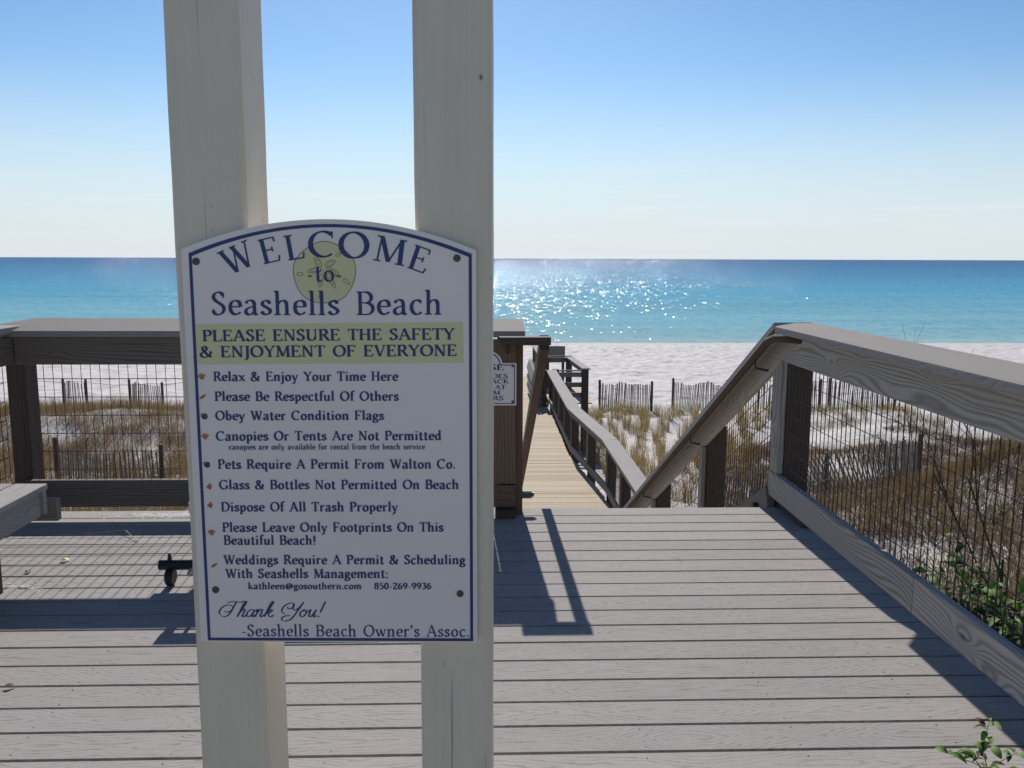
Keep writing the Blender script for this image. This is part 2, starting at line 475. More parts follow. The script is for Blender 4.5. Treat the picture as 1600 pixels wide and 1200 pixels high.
ys = np.concatenate([np.linspace(-25, 2, 30), np.arange(2.25, 36, .22), np.arange(36, 74, .17), np.linspace(74.5, 140, 24)])
tag(grid('sand_ground', xs, ys, M['sand']), 'white sand dunes sloping down to the flat footprinted beach', kind='structure')

def sea_mat():
    m = NT('gulf_water')
    tc = m.new('ShaderNodeTexCoord'); v = tc.outputs['Object']
    sep = m.new('ShaderNodeSeparateXYZ'); m.l.new(v, sep.inputs[0])
    wob = m.noise(m.mapv(v, (.004, .015, 1)), 1, 3, .5)
    y = m.math('ADD', sep.outputs['Y'], m.math('MULTIPLY', m.math('MULTIPLY', m.math('SUBTRACT', wob, .5), .5), sep.outputs['Y']))
    t = m.math('DIVIDE', m.math('LOGARITHM', y, 10.0), 4.3)      # 70 m .43 / 200 m .535 / 1 km .70 / 20 km 1
    c = m.ramp(t, [(.428, (.33, .49, .48)), (.455, (.18, .43, .50)), (.52, (.055, .33, .49)), (.60, (.02, .21, .41)), (.70, (.014, .13, .32)), (.86, (.02, .105, .26))])
    bars = m.noise(m.mapv(v, (.012, .09, 1)), 1, 4, .55)
    c = m.mix(m.ramp(bars, [(.4, 0.0), (.65, .35)]), c, (.05, .22, .30))
    dif = m.new('ShaderNodeBsdfDiffuse'); m.l.new(c, dif.inputs[0])
    # facet slopes of the wave field, from metre-long ripples to long swells
    acc = None
    for k_, (sx, sy, amp) in enumerate(((.15, .10, .14), (.7, .30, .75), (1.6, .6, .80), (3.6, 1.8, .90), (8.0, 5.0, .95))):
        q = m.new('ShaderNodeVectorMath', operation='MULTIPLY')
        sub = m.vmath('SUBTRACT', m.noise(m.mapv(v, (sx, sy, 1), (k_ * 7.3, k_ * 3.1, 0)), 1.0, 0, .5, 'Color'), (.5, .5, .5))
        m.l.new(sub, q.inputs[0]); q.inputs[1].default_value = (amp, amp, 0)
        acc = q.outputs[0] if acc is None else m.vmath('ADD', acc, q.outputs[0])
    calm = m.ramp(t, [(.43, .50), (.55, 1.0), (.72, 1.0)])
    cs = m.new('ShaderNodeVectorMath', operation='SCALE'); m.l.new(acc, cs.inputs[0]); m.l.new(calm, cs.inputs['Scale']); acc = cs.outputs[0]
    nv = m.new('ShaderNodeVectorMath', operation='NORMALIZE'); m.l.new(m.vmath('ADD', acc, (0, 0, 1)), nv.inputs[0]); nb = nv.outputs[0]
    gl = m.new('ShaderNodeBsdfGlossy'); gl.inputs['Roughness'].default_value = .085; m.l.new(nb, gl.inputs['Normal'])
    gl.inputs['Color'].default_value = (.9, .95, 1, 1)
    fr = m.new('ShaderNodeFresnel'); fr.inputs[0].default_value = 1.33; m.l.new(nb, fr.inputs['Normal'])
    fc = m.math('MINIMUM', fr.outputs[0], .20)
    mx = m.new('ShaderNodeMixShader'); m.l.new(fc, mx.inputs[0]); m.l.new(dif.outputs[0], mx.inputs[1]); m.l.new(gl.outputs[0], mx.inputs[2])
    m.l.new(mx.outputs[0], m.n['Material Output'].inputs[0])
    return m.m
M['sea'] = sea_mat()
me = mk('sea', [(-30000, 68, SEA_Z), (30000, 68, SEA_Z), (30000, 40000, SEA_Z), (-30000, 40000, SEA_Z)], [(0, 1, 2, 3)])
tag(mesh_obj('sea', me, M['sea']), 'turquoise to deep blue sea reaching the horizon', kind='structure')
# thin foam line where ripples meet the sand
# ------------------------------------------------------------------ the deck
Z = Vector((0, 0, 1)); X = Vector((1, 0, 0)); Y = Vector((0, 1, 0))
deck = empty('deck', (0, 0, 0), 'grey composite plank deck', kind='structure')
PP, PW, PT = .146, .1345, .026
DL, DR, DV = -2.85, 1.95, 4.80
k = 0
v = DV - PW / 2
vs_rows = []
while v > -3.2:
    dz = -PT / 2 + random.uniform(-.0006, .0006)
    board('plank', (DL, v, dz), (DR + random.uniform(-.004, .004), v, dz), PW, PT, Z, M['deck'], deck, c=.0009)
    vs_rows.append(v); v -= PP; k += 1
for u in np.arange(-2.75, 1.95, .46):
    board('joist', (u, -3.2, -.03 - .095), (u, DV - .05, -.03 - .095), .19, .038, X, M['brown_wood'], deck)
board('rim_joist', (DL, DV - .025, -.03 - .12), (DR, DV - .025, -.03 - .12), .24, .038, Y, M['brown_wood'], deck)
board('rim_joist', (DR - .02, -3.2, -.03 - .12), (DR - .02, DV - .05, -.03 - .12), .24, .036, X, M['brown_wood'], deck)
sc = MB()
for vr in vs_rows:
    for u in np.arange(-2.75, 1.9, .46):
        for s_ in (-.045, .045):
            cx, cy = u + random.uniform(-.008, .008), vr + s_ + random.uniform(-.006, .006)
            r = .0032
            vs = [(cx, cy, .0012)] + [(cx + r * math.cos(a), cy + r * math.sin(a), .0007) for a in np.linspace(0, 2 * math.pi, 7)[:-1]]
            sc.add(vs, [(0, 1 + i, 1 + (i + 1) % 6) for i in range(6)])
sc.build('screw_head', M['screw'], deck, kind='stuff')
for (u, vv) in ((-2.8, 4.6), (-2.8, 2.2), (0.15, 4.6), (1.75, 4.6), (1.75, 2.2), (-2.8, 0), (1.75, 0)):
    board('pile', (u, vv, -4.2), (u, vv, -.29), .14, .14, Y, M['post_wood'], deck)

# ------------------------------------------------------------------ railings
def wire_panel(name, o, ax, up, L, Hh, parent, r=.0023, sp=.05, sh=.10, shear=0.0):
    """welded wire: o lower corner, ax horizontal unit vector; shear = rise per metre along ax"""
    o, ax = Vector(o), Vector(ax)
    b = MB(); n = int(L / sp)
    for i in range(n + 1):
        p = o + ax * (i * sp) + Z * (shear * i * sp)
        j = random.uniform(-.0008, .0008)
        b.rod(p, p + Z * Hh + ax * j, r)
    for k_ in range(int(Hh / sh) + 1):
        z0 = k_ * sh + .04
        if z0 > Hh: break
        p = o + Z * z0
        b.rod(p, p + ax * L + Z * shear * L, r)
    return b.build(name, M['wire'], parent, kind='stuff')

G_RAIL = 'timber and wire railings round the deck and stairs'
# right side of the deck (runs towards the camera at u = 1.65)
rr = empty('deck_railing', (1.70, 4.8, 0), 'weathered grey wooden deck railing with black wire mesh along the right side of the deck', 'railing', G_RAIL)
CZ = 1.060
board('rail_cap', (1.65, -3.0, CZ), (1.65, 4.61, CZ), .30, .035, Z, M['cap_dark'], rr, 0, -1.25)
for a_, b_ in ((-3.0, 1.42), (1.425, 4.86)):
    board('top_board', (1.669, a_, .949), (1.669, b_, .949), .176, .038, X, M['pale_wood'], rr)
for a_, b_ in ((-3.0, 3.135), (3.14, 4.86)):
    board('bottom_board', (1.669, a_, .135), (1.669, b_, .135), .145, .038, X, M['pale_wood'], rr)
board('foot_board', (1.72, 4.40, .031), (1.72, 4.86, .031), .06, .06, Z, M['post_wood'], rr)
for vv in (4.80, 2.30, -.2):
    board('post', (1.763, vv, -.6), (1.763, vv, 1.029), .14, .14, Y, M['post_wood'], rr)
    board('trim_board', (1.672, vv + .0, .211), (1.672, vv + .0, .863), .125, .036, X, M['pale_wood'], rr)
board('post_block', (1.70, 2.3, .05), (1.70, 2.3, .06), .09, .09, Y, M['post_wood'], rr)
wire_panel('wire_mesh', (1.692, -.12, .12), Y, Z, 4.85, .80, rr)

# far side, left of the opening (v = 4.65)
fr = empty('deck_railing', (-1.1, 4.7, 0), 'dark shaded wooden railing with square wire mesh at the seaward end behind the big sign', 'railing', G_RAIL)
tilt = Vector((0, -.18, 1)).normalized()
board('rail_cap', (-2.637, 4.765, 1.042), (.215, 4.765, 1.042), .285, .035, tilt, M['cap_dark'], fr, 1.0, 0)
board('top_board', (-2.50, 4.669, .925), (.02, 4.669, .925), .146, .038, Y, M['dusk_wood'], fr)
board('bottom_board', (-2.50, 4.669, .142), (.025, 4.669, .142), .150, .038, Y, M['dusk_wood'], fr)
for u in (-2.53, -1.22):
    board('post', (u, 4.762, -.6), (u, 4.762, 1.0), .10, .13, Y, M['post_wood'], fr)
wire_panel('wire_mesh', (-2.48, 4.694, .13), X, Z, 2.50, .78, fr)
# newel post by the opening
np_ = empty('newel_post', (.14, 4.75, 0), 'tall brown wooden post with a knot, left of the stair opening, carrying the small sign', 'post')
board('post', (.138, 4.765, -.5), (.138, 4.765, 1.0), .14, .14, Y, M['brown_wood'], np_)
board('trim_board', (.098, 4.676, .185), (.098, 4.676, .985), .138, .036, Y, M['brown_wood'], np_)
board('trim_board', (-.05, 4.676, .22), (-.05, 4.676, .985), .15, .034, Y, M['brown_wood'], np_)
board('foot_block', (.033, 4.672, .115), (.167, 4.672, .115), .125, .038, Y, M['brown_wood'], np_)
board('base', (.11, 4.64, -.0005), (.11, 4.64, .048), .11, .08, Y, M['post_wood'], np_)
b = MB(); b.rod((.20, 4.74, .10), (.262, 4.74, .10), .022, 10, cap=True); b.rod((.262, 4.74, .10), (.275, 4.74, .10), .013, 8, cap=True)
b.build('bolt', M['bolt'], np_, smooth=False)

# left side of the deck
lr = empty('deck_railing', (-2.55, 2.0, 0), 'wooden deck railing with wire mesh along the left edge behind the bench', 'railing', G_RAIL)
board('rail_cap', (-2.637, -3.0, 1.038), (-2.637, 4.762, 1.038), .285, .035, Z, M['cap'], lr, 0, -1.0)
board('top_board', (-2.52, -3.0, .93), (-2.52, 4.64, .93), .146, .038, X, M['dusk_wood'], lr)
board('bottom_board', (-2.52, -3.0, .142), (-2.52, 4.64, .142), .15, .038, X, M['dusk_wood'], lr)
for vv in (2.3, 0):
    board('post', (-2.612, vv, -.6), (-2.612, vv, 1.015), .14, .14, Y, M['post_wood'], lr)
wire_panel('wire_mesh', (-2.545, -.9, .12), Y, Z, 5.5, .80, lr)

# ------------------------------------------------------------------ stairs down to the walkway
S0, SLOPE, WZ = 4.82, .51, -2.78
def nose(v_): return -(v_ - S0) * SLOPE
V_END = S0 - WZ / SLOPE
st = empty('staircase', (.95, S0, 0), 'wooden stair flight dropping from the deck to the walkway', 'staircase')
nst = 16
for i in range(1, nst):
    z = WZ * i / nst; vv = S0 + (V_END - S0) * (i - .45) / nst
    for q in (-.075, .075):
        board('tread', (.28, vv + q, z - .02), (1.63, vv + q, z - .02), .142, .036, Z, M['walk_wood'], st)
for u in (.26, 1.655):
    p0 = Vector((u, S0 - .02, .0)); p1 = Vector((u, V_END, WZ + .02))
    dz_ = -.02 if u > 1 else -.16
    board('stringer', p0 + Z * dz_, p1 + Z * dz_, .285, .038, X, M['grey_wood'], st)
b = MB(); b.rod((1.635, 4.99, -.045), (1.605, 4.99, -.045), .020, 8, cap=True)
b.build('bolt', M['screw'], st)

def stair_rail(u, side, label):
    s = empty('stair_railing', (u, S0, 0), label, 'railing', G_RAIL)
    v0, v1 = 4.78 + (.09 if side < 0 else 0), V_END
    zc = lambda v_: 1.048 - (v_ - 4.78) * SLOPE
    nrm = Vector((0, SLOPE, 1)).normalized()
    board('rail_cap', (u + side * .025, v0 - .13, zc(v0 - .13) - .050), (u + side * .025, v1, zc(v1) - .04), .21, .035, nrm, M['cap'], s)
    ox = u + side * .019
    board('top_board', (ox, v0, zc(v0) - .135), (ox, v1, zc(v1) - .130), .135, .038, X, M['pale_wood'], s)
    for vv in (6.45, 8.3, 10.1):
        board('post', (u + side * .113, vv, nose(vv) - 1.0), (u + side * .113, vv, zc(vv) - .03), .14, .14, Y, M['post_wood'], s)
        board('trim_board', (u + side * .022, vv, nose(vv) + .12), (u + side * .022, vv, zc(vv) - .195), .09, .036, X, M['pale_wood'], s)
    wire_panel('wire_mesh', (u + side * .042, v0, .13 - (v0 - S0) * SLOPE), Y, Z, v1 - v0, .82, s, shear=-SLOPE)
    return s
srr = stair_rail(1.65, 1, 'wooden stair railing with wire mesh descending on the right of the opening')
hr = MB()
zh = lambda v_: .985 - (v_ - 4.70) * SLOPE
hr.tube([(1.66, 4.45, 1.005), (1.60, 4.52, 1.005), (1.575, 4.62, 1.0), (1.57, 4.74, .97), (1.57, 6.5, zh(6.5)), (1.57, 8.5, zh(8.5)), (1.57, V_END, zh(V_END))], .023, 8)
hr.build('handrail', M['post_wood'], srr, smooth=True)
for vv in (4.95, 6.45, 8.3):
    h = MB(); h.tube([(1.57, vv, zh(vv) - .02), (1.575, vv, zh(vv) - .065), (1.65, vv, zh(vv) - .08)], .007, 6); h.build('bracket', M['screw'], srr)

lh = empty('stair_handrail', (.3, 4.6, 0), 'dark square handrail that turns off the brown post and drops down the stairs', 'handrail')
zl = lambda v_: 1.0 - (v_ - 4.55) * SLOPE
board('return_bar', (.075, 4.53, .992), (.345, 4.53, .992), .075, .042, Z, M['post_wood'], lh)
board('rail_bar', (.315, 4.57, .978), (.315, V_END, .978 - (V_END - 4.57) * SLOPE), .05, .085, Vector((0, SLOPE, 1)), M['post_wood'], lh)
h = MB(); h.tube([(.12, 4.53, .97), (.12, 4.55, .93), (.12, 4.657, .93)], .012, 8); h.build('bracket', M['screw'], lh)
for vv in (8.6, 10.1):
    board('post', (.20, vv, nose(vv) - 1.0), (.20, vv, nose(vv) + .55), .09, .09, Y, M['post_wood'], lh)
    h = MB(); h.rod((.235, vv, nose(vv) + .53), (.30, vv, nose(vv) + .80), .01, 6); h.build('bracket', M['screw'], lh)

# ------------------------------------------------------------------ walkway
walk = empty('boardwalk', (1.2, V_END, WZ), 'pale pine plank boardwalk to the beach', kind='structure')
RX = [(9.5, 2.13), (15.0, 2.13), (18.3, 1.82), (24.6, 1.82), (34, 1.80)]
def rx(v_): return float(np.interp(v_, [a for a, _ in RX], [b_ for _, b_ in RX]))
vv = V_END - .35; i = 0
while vv < 31:
    zz = WZ - .019 + random.uniform(-.002, .002)
    col_ = board('plank', (.34 + random.uniform(-.01, .01), vv, zz), (rx(vv) + random.uniform(-.02, -.0), vv, zz), .137, .038, Z, M['walk_wood'], walk)
    vv += .1435; i += 1
for u in (.42, 1.15, 1.7):
    board('joist', (u, V_END - .4, WZ - .14), (u, 31, WZ - .14), .18, .038, X, M['brown_wood'], walk)
for vv in np.arange(12.5, 31, 3.0):
    for u in (.34, 1.75):
        board('pile', (u, vv, WZ - 2.6), (u, vv, WZ - .24), .14, .14, Y, M['post_wood'], walk)

def walk_rail(pts, side, label, near=True):
    s = empty('walkway_railing', (pts[0][0], pts[0][1], WZ), label, 'railing', G_RAIL)
    for (u0, v0), (u1, v1) in zip(pts[:-1], pts[1:]):
        d = Vector((u1 - u0, v1 - v0, 0)); L = d.length; dn = d.normalized(); nr = Vector((dn.y, -dn.x, 0)) * side
        P0 = Vector((u0, v0, WZ)); P1 = Vector((u1, v1, WZ))
        L1 = L / max(1, round(L / 3.7))
        n = max(1, round(L / 3.7))
        for i_ in range(n):
            a_ = P0 + dn * (i_ * L1 + .002); b_ = P0 + dn * ((i_ + 1) * L1 - .002)
            board('rail_cap', a_ + nr * .07 + Z * 1.0, b_ + nr * .07 + Z * 1.0, .285, .036, Z, M['cap'], s)
            board('top_board', a_ + nr * .02 + Z * .906, b_ + nr * .02 + Z * .906, .146, .038, nr, M['grey_wood'], s)
            board('bottom_board', a_ + nr * .02 + Z * .13, b_ + nr * .02 + Z * .13, .146, .038, nr, M['grey_wood'], s)
        m_ = max(1, round(L / 1.75))
        for i_ in range(m_ + 1):
            if i_ == m_ and (u1, v1) != pts[-1]: continue
            c_ = P0 + dn * (L * i_ / m_)
            board('post', c_ + nr * .11 - Z * .5, c_ + nr * .11 + Z * .98, .14, .14, dn, M['post_wood'], s)
            board('trim_board', c_ + nr * .022 + Z * .21, c_ + nr * .022 + Z * .83, .09, .034, nr, M['grey_wood'], s)
        wire_panel('wire_mesh', P0 + nr * .045 + Z * .12, dn, Z, L, .78, s, r=.002)
    return s
walk_rail([(2.15, V_END + .05), (2.15, 15.0), (1.84, 18.3), (1.84, 24.7)], 1, 'walkway railing with wide pale cap bending along the right of the boardwalk')
walk_rail([(1.84, 28.1), (1.82, 33.0)], 1, 'short railing at the far beach end of the boardwalk')
walk_rail([(.32, V_END + .05), (.32, 30.5)], -1, 'railing along the left of the boardwalk, hidden behind the brown post')

# side platform with its own rails
pf = empty('side_platform', (2.6, 26.5, WZ), 'small railed wooden platform jutting out to the right of the boardwalk', 'platform')
for i in range(21):
    board('plank', (1.9, 25.12 + i * .143, WZ - .02), (3.15, 25.12 + i * .143, WZ - .02), .138, .038, Z, M['walk_wood'], pf)
def seg_rail(a_, b_, zc, parent, nb=(0.0,), capw=.24):
    a_, b_ = Vector((*a_, 0)), Vector((*b_, 0)); d = (b_ - a_).normalized(); nr = Vector((d.y, -d.x, 0))
    board('rail_cap', a_ + Z * zc, b_ + Z * zc, capw, .04, Z, M['cap'], parent)
    for z in nb:
        board('rail_board', a_ + Z * (zc - .12 - z), b_ + Z * (zc - .12 - z), .14, .038, nr, M['grey_wood'], parent)
seg_rail((2.95, 24.9), (2.75, 28.0), WZ + 1.02, pf)
seg_rail((2.12, 24.95), (2.84, 24.95), WZ + .97, pf, (0.0, .30, .6), .05)
seg_rail((2.0, 28.1), (2.85, 28.1), WZ + 1.04, pf, (0.0,), .05)
for (u, vv) in ((2.92, 24.95), (2.74, 28.0), (2.0, 28.1), (2.06, 25.0)):
    board('post', (u, vv, WZ - 1.6), (u, vv, WZ + 1.0), .19, .19, Y, M['post_wood'], pf)
board('back_panel', (2.07, 29.2, WZ + .98), (2.72, 29.2, WZ + .98), .56, .04, Y, M['grey_wood'], empty('notice_board', (2.4, 29.2, WZ), 'weathered grey wooden panel facing the beach behind the side platform', 'board'))
nb_ = bpy.data.objects['notice_board']
for u in (2.12, 2.66):
    board('leg', (u, 29.26, WZ - 1.6), (u, 29.26, WZ + 1.24), .09, .09, Y, M['post_wood'], nb_)
# slanted shoe rack inside the walkway
sr = empty('shoe_rack', (1.55, 25.6, WZ), 'dark slatted wooden shoe rack with slanted shelves at the end of the walkway railing', 'rack')
for q, z in enumerate((.35, .62, .9)):
    board('shelf', (1.38, 24.4, WZ + z - .06), (1.38, 27.2, WZ + z + .02), .05, .30, Vector((.3, 0, 1)), M['cap'], sr)
    board('shelf_board', (1.58, 24.4, WZ + z - .1), (1.58, 27.2, WZ + z - .02), .36, .04, Vector((.9, 0, .7)), M['post_wood'], sr)
for vv in (24.5, 25.8, 27.1):
    board('post', (1.70, vv, WZ), (1.70, vv, WZ + 1.05), .12, .12, Y, M['post_wood'], sr)
    board('brace', (1.42, vv, WZ + .02), (1.68, vv, WZ + .9), .09, .05, Y, M['post_wood'], sr)

# ------------------------------------------------------------------ bench on the left
bn = empty('bench', (-2.1, 2.6, 0), 'grey plank bench against the left railing, sunlit on top', 'bench')
for q in range(4):
    u = -1.965 - q * .146
    board('seat_plank', (u, 1.3, .437), (u, 3.70 , .437), .139, .026, Z, M['deck'], bn)
board('front_fascia', (-1.932, 1.33, .366), (-1.932, 3.67, .366), .112, .026, X, M['deck'], bn)
board('end_board', (-2.45, 3.72, .366), (-1.92, 3.72, .366), .112, .026, Y, M['deck'], bn)
for vv in (1.6, 3.55):
    board('leg', (-2.105, vv, 0), (-2.105, vv, .28), .09, .09, Y, M['post_wood'], bn)
    board('leg', (-2.42, vv, 0), (-2.42, vv, .28), .09, .09, Y, M['post_wood'], bn)
    board('cross_bearer', (-2.45, vv - .07, .35), (-1.95, vv - .07, .35), .13, .038, Y, M['grey_wood'], bn)
board('cross_bearer', (-1.90, 3.79, .31), (-2.45, 3.79, .31), .10, .04, Y, M['grey_wood'], bn)

# ------------------------------------------------------------------ serif lettering drawn as pen strokes
GL = {
'A': (.78, 'n .08,.03 .37,1|k .36,1 .68,.03|n .2,.36 .56,.36|s .08 0 .24|s .68 0 .28'),
'B': (.66, 'k .14,0 .14,1|n .02,.97 .34,.97|n .02,.03 .36,.03|n .14,.52 .36,.52|e .34 .745 .2 .225 -90 90|e .36 .275 .23 .245 -90 90'),
'C': (.76, 'e .42 .5 .36 .47 48 310|t .67,.98 .67,.72'),
'D': (.80, 'k .14,0 .14,1|n .02,.97 .36,.97|n .02,.03 .36,.03|e .34 .5 .37 .47 -90 90'),
'E': (.64, 'k .14,0 .14,1|n .02,.97 .54,.97|n .02,.03 .56,.03|n .14,.52 .42,.52|n .54,.99 .55,.79|n .56,.01 .60,.23|n .42,.62 .42,.42'),
'F': (.60, 'k .14,0 .14,1|n .02,.97 .54,.97|n .14,.50 .42,.50|n .54,.99 .55,.79|n .42,.60 .42,.40|s .14 0 .28'),
'G': (.82, 'e .42 .5 .36 .47 48 320|t .67,.98 .67,.72|k .68,.06 .68,.42|s .68 .4 .26'),
'H': (.78, 'k .14,0 .14,1|k .62,0 .62,1|n .14,.52 .62,.52|s .14 0 .26|s .62 0 .26|s .14 1 .26|s .62 1 .26'),
'I': (.32, 'k .16,0 .16,1|s .16 0 .28|s .16 1 .28'),
'J': (.34, 'k .2,1 .2,-.02|a .2,0 .16,-.14 .08,-.22 -.02,-.22|s .2 1 .28'),
'K': (.72, 'k .14,0 .14,1|n .18,.46 .56,.96|k .28,.58 .60,.03|s .14 0 .28|s .14 1 .28|s .56 1 .2|s .63 0 .18'),
'L': (.60, 'k .14,0 .14,1|n .02,.03 .54,.03|n .54,.01 .58,.24|s .14 1 .28'),
'M': (.94, 'n .13,.03 .16,.97|k .17,.98 .46,.05|n .46,.05 .76,.97|k .77,.98 .81,.02|s .12 0 .22|s .81 0 .28|s .12 1 .18|s .82 1 .18'),
'N': (.80, 'n .13,.03 .13,.97|k .14,.98 .64,.02|n .65,0 .65,.97|s .13 0 .24|s .65 1 .24|s .1 1 .16'),
'O': (.84, 'e .42 .5 .35 .47 0 360'),
'P': (.60, 'k .14,0 .14,1|n .02,.97 .34,.97|e .32 .73 .22 .24 -90 90|n .14,.49 .34,.49|s .14 0 .3'),
'R': (.70, 'k .14,0 .14,1|n .02,.97 .34,.97|e .32 .74 .21 .23 -90 90|n .14,.51 .34,.51|k .34,.51 .64,.03|s .14 0 .28|s .66 0 .16'),
'S': (.54, 'a .44,.84 .36,.95 .25,.975 .13,.9 .09,.76 .16,.62 .28,.52 .41,.4 .45,.24 .37,.08 .24,.025 .12,.06 .06,.2|t .44,.97 .44,.74|t .06,.27 .06,.04'),
'T': (.68, 'k .34,0 .34,.98|n .04,.97 .64,.97|n .05,.98 .03,.77|n .63,.98 .65,.77|s .34 0 .28'),
'U': (.78, 'k .15,1 .15,.3|a .15,.34 .19,.12 .38,.03 .56,.11 .62,.34|n .62,.32 .62,1|s .15 1 .27|s .62 1 .22'),
'V': (.74, 'k .10,.97 .37,.02|n .38,.0 .65,.97|s .1 1 .26|s .65 1 .22'),
'W': (1.04, 'k .10,.97 .33,.02|n .34,0 .53,.9|k .50,.97 .73,.02|n .74,0 .95,.97|s .1 1 .25|s .52 1 .22|s .95 1 .2'),
'Y': (.70, 'k .08,.97 .36,.45|n .36,.45 .63,.97|k .36,.48 .36,0|s .08 1 .25|s .63 1 .22|s .36 0 .28'),
'&': (.84, 'a .72,.48 .64,.24 .46,.06 .26,.02 .1,.1 .06,.27 .17,.44 .36,.6 .44,.76 .38,.92 .26,.94 .17,.84 .2,.66 .36,.42 .54,.16 .74,.03|n .58,.5 .8,.5'),
'a': (.54, 'a .09,.5 .15,.6 .26,.635 .36,.58 .39,.44|k .39,.48 .39,.1|a .39,.12 .43,.03 .52,.05|a .39,.38 .22,.33 .1,.24 .08,.12 .16,.03 .28,.05 .39,.15'),
'b': (.58, 'k .13,1.04 .13,.04|n .02,1.0 .13,1.04|e .29 .32 .19 .29 -145 145'),
'c': (.49, 'e .28 .32 .2 .3 50 318|t .41,.58 .41,.48'),
'd': (.60, 'k .43,1.04 .43,0|n .32,1.0 .43,1.04|e .27 .32 .19 .29 35 325|n .43,.03 .55,.03'),
'e': (.50, 'n .09,.36 .45,.36|a .45,.36 .41,.56 .27,.62 .13,.54 .08,.34 .13,.12 .28,.03 .45,.13'),
'f': (.35, 'k .16,0 .16,.82|a .16,.8 .2,.98 .31,1.03 .41,.97|n .04,.61 .34,.61|s .16 0 .26'),
'g': (.52, 'e .24 .43 .155 .19 0 360|n .37,.56 .5,.6|a .15,.27 .1,.16 .2,.08 .36,.04 .45,-.08 .39,-.22 .22,-.27 .07,-.2 .08,-.06 .22,.06'),
'h': (.62, 'k .13,0 .13,1.04|n .02,1.0 .13,1.04|a .13,.44 .22,.57 .34,.625 .44,.56 .465,.4|k .465,.42 .465,0|s .13 0 .24|s .465 0 .24'),
'i': (.29, 'k .14,0 .14,.63|n .03,.59 .14,.63|s .14 0 .25|k .14,.83 .14,.96'),
'j': (.28, 'k .15,.63 .15,-.08|n .04,.59 .15,.63|a .15,-.06 .12,-.2 .03,-.27 -.04,-.25|k .15,.83 .15,.96'),
'k': (.60, 'k .13,0 .13,1.04|n .02,1.0 .13,1.04|n .17,.28 .42,.58|k .24,.37 .5,.03|s .13 0 .24|s .52 0 .16|s .42 .61 .2'),
'l': (.29, 'k .14,0 .14,1.04|n .03,1.0 .14,1.04|s .14 0 .25'),
'm': (.92, 'k .13,0 .13,.63|n .02,.59 .13,.63|a .13,.44 .21,.57 .32,.625 .42,.56 .45,.4|k .45,.42 .45,0|a .45,.44 .53,.57 .64,.625 .74,.56 .77,.4|k .77,.42 .77,0|s .13 0 .24|s .45 0 .22|s .77 0 .24'),
'n': (.62, 'k .13,0 .13,.63|n .02,.59 .13,.63|a .13,.44 .22,.57 .34,.625 .44,.56 .465,.4|k .465,.42 .465,0|s .13 0 .24|s .465 0 .24'),
'o': (.56, 'e .28 .32 .2 .3 0 360'),
'p': (.58, 'k .13,-.3 .13,.62|n .02,.58 .13,.62|e .29 .32 .19 .29 -145 145|s .13 -.3 .25'),
'q': (.58, 'k .43,-.3 .43,.62|e .27 .32 .19 .29 35 325|s .43 -.3 .25'),
'r': (.44, 'k .13,0 .13,.63|n .02,.59 .13,.63|a .13,.42 .2,.55 .3,.625 .39,.6|t .38,.62 .38,.5|s .13 0 .25'),
's': (.43, 'a .35,.5 .29,.6 .2,.62 .11,.57 .08,.47 .15,.38 .27,.3 .36,.2 .32,.08 .21,.03 .1,.07 .06,.16|t .35,.6 .35,.48|t .06,.18 .06,.04'),
't': (.38, 'k .16,.84 .16,.1|a .16,.14 .2,.03 .29,.03 .36,.09|n .04,.61 .34,.61'),
'u': (.61, 'k .13,.62 .13,.2|a .13,.22 .17,.07 .27,.03 .38,.1 .45,.2|k .46,.62 .46,.0|n .03,.6 .13,.62|n .36,.6 .46,.62|n .46,.03 .57,.03'),
'v': (.56, 'k .09,.6 .28,.02|n .29,.0 .48,.6|s .09 .63 .21|s .48 .63 .18'),
'w': (.82, 'k .09,.6 .26,.02|n .27,0 .41,.56|k .40,.6 .57,.02|n .58,0 .74,.6|s .09 .63 .2|s .40 .63 .16|s .74 .63 .17'),
'x': (.58, 'k .09,.6 .47,.03|n .1,.03 .46,.6|s .09 .63 .2|s .46 .63 .18|s .1 0 .18|s .48 0 .2'),
'y': (.56, 'k .09,.6 .28,.03|n .48,.6 .26,-.06|a .27,-.04 .21,-.2 .12,-.27 .04,-.24|s .09 .63 .21|s .48 .63 .18'),
'0': (.56, 'e .28 .5 .19 .47 0 360'),
'2': (.54, 'a .08,.76 .16,.93 .3,.97 .43,.86 .42,.68 .28,.42 .08,.06|k .08,.05 .47,.05|n .47,.03 .5,.2'),
'3': (.52, 'a .08,.84 .2,.97 .36,.93 .41,.77 .34,.6 .2,.53|a .2,.53 .38,.48 .44,.3 .38,.1 .22,.03 .07,.12'),
'5': (.52, 'n .14,.95 .46,.95|n .14,.95 .11,.55|a .11,.54 .26,.62 .4,.52 .44,.32 .36,.1 .2,.03 .06,.1'),
'6': (.56, 'e .28 .3 .19 .27 0 360|a .44,.96 .26,.86 .13,.62 .09,.34'),
'8': (.54, 'e .27 .74 .16 .22 0 360|e .27 .27 .19 .24 0 360'),
'9': (.56, 'e .28 .68 .19 .27 0 360|a .12,.03 .3,.12 .42,.36 .47,.66'),
'@': (.95, 'e .46 .42 .38 .42 -35 295|e .44 .42 .15 .2 0 360|n .6,.6 .62,.28|a .62,.3 .7,.22 .82,.3 .84,.5'),
'.': (.24, 'k .12,.0 .12,.13'),
',': (.24, 'k .12,-.1 .12,.12'),
':': (.26, 'k .13,.0 .13,.13|k .13,.45 .13,.58'),
'-': (.36, 'b .05,.32 .3,.32'),
'!': (.30, 'k .15,0 .15,.13|k .15,.3 .15,1'),
"'": (.22, 'k .11,.72 .11,1'),
' ': (.40, ''),
}
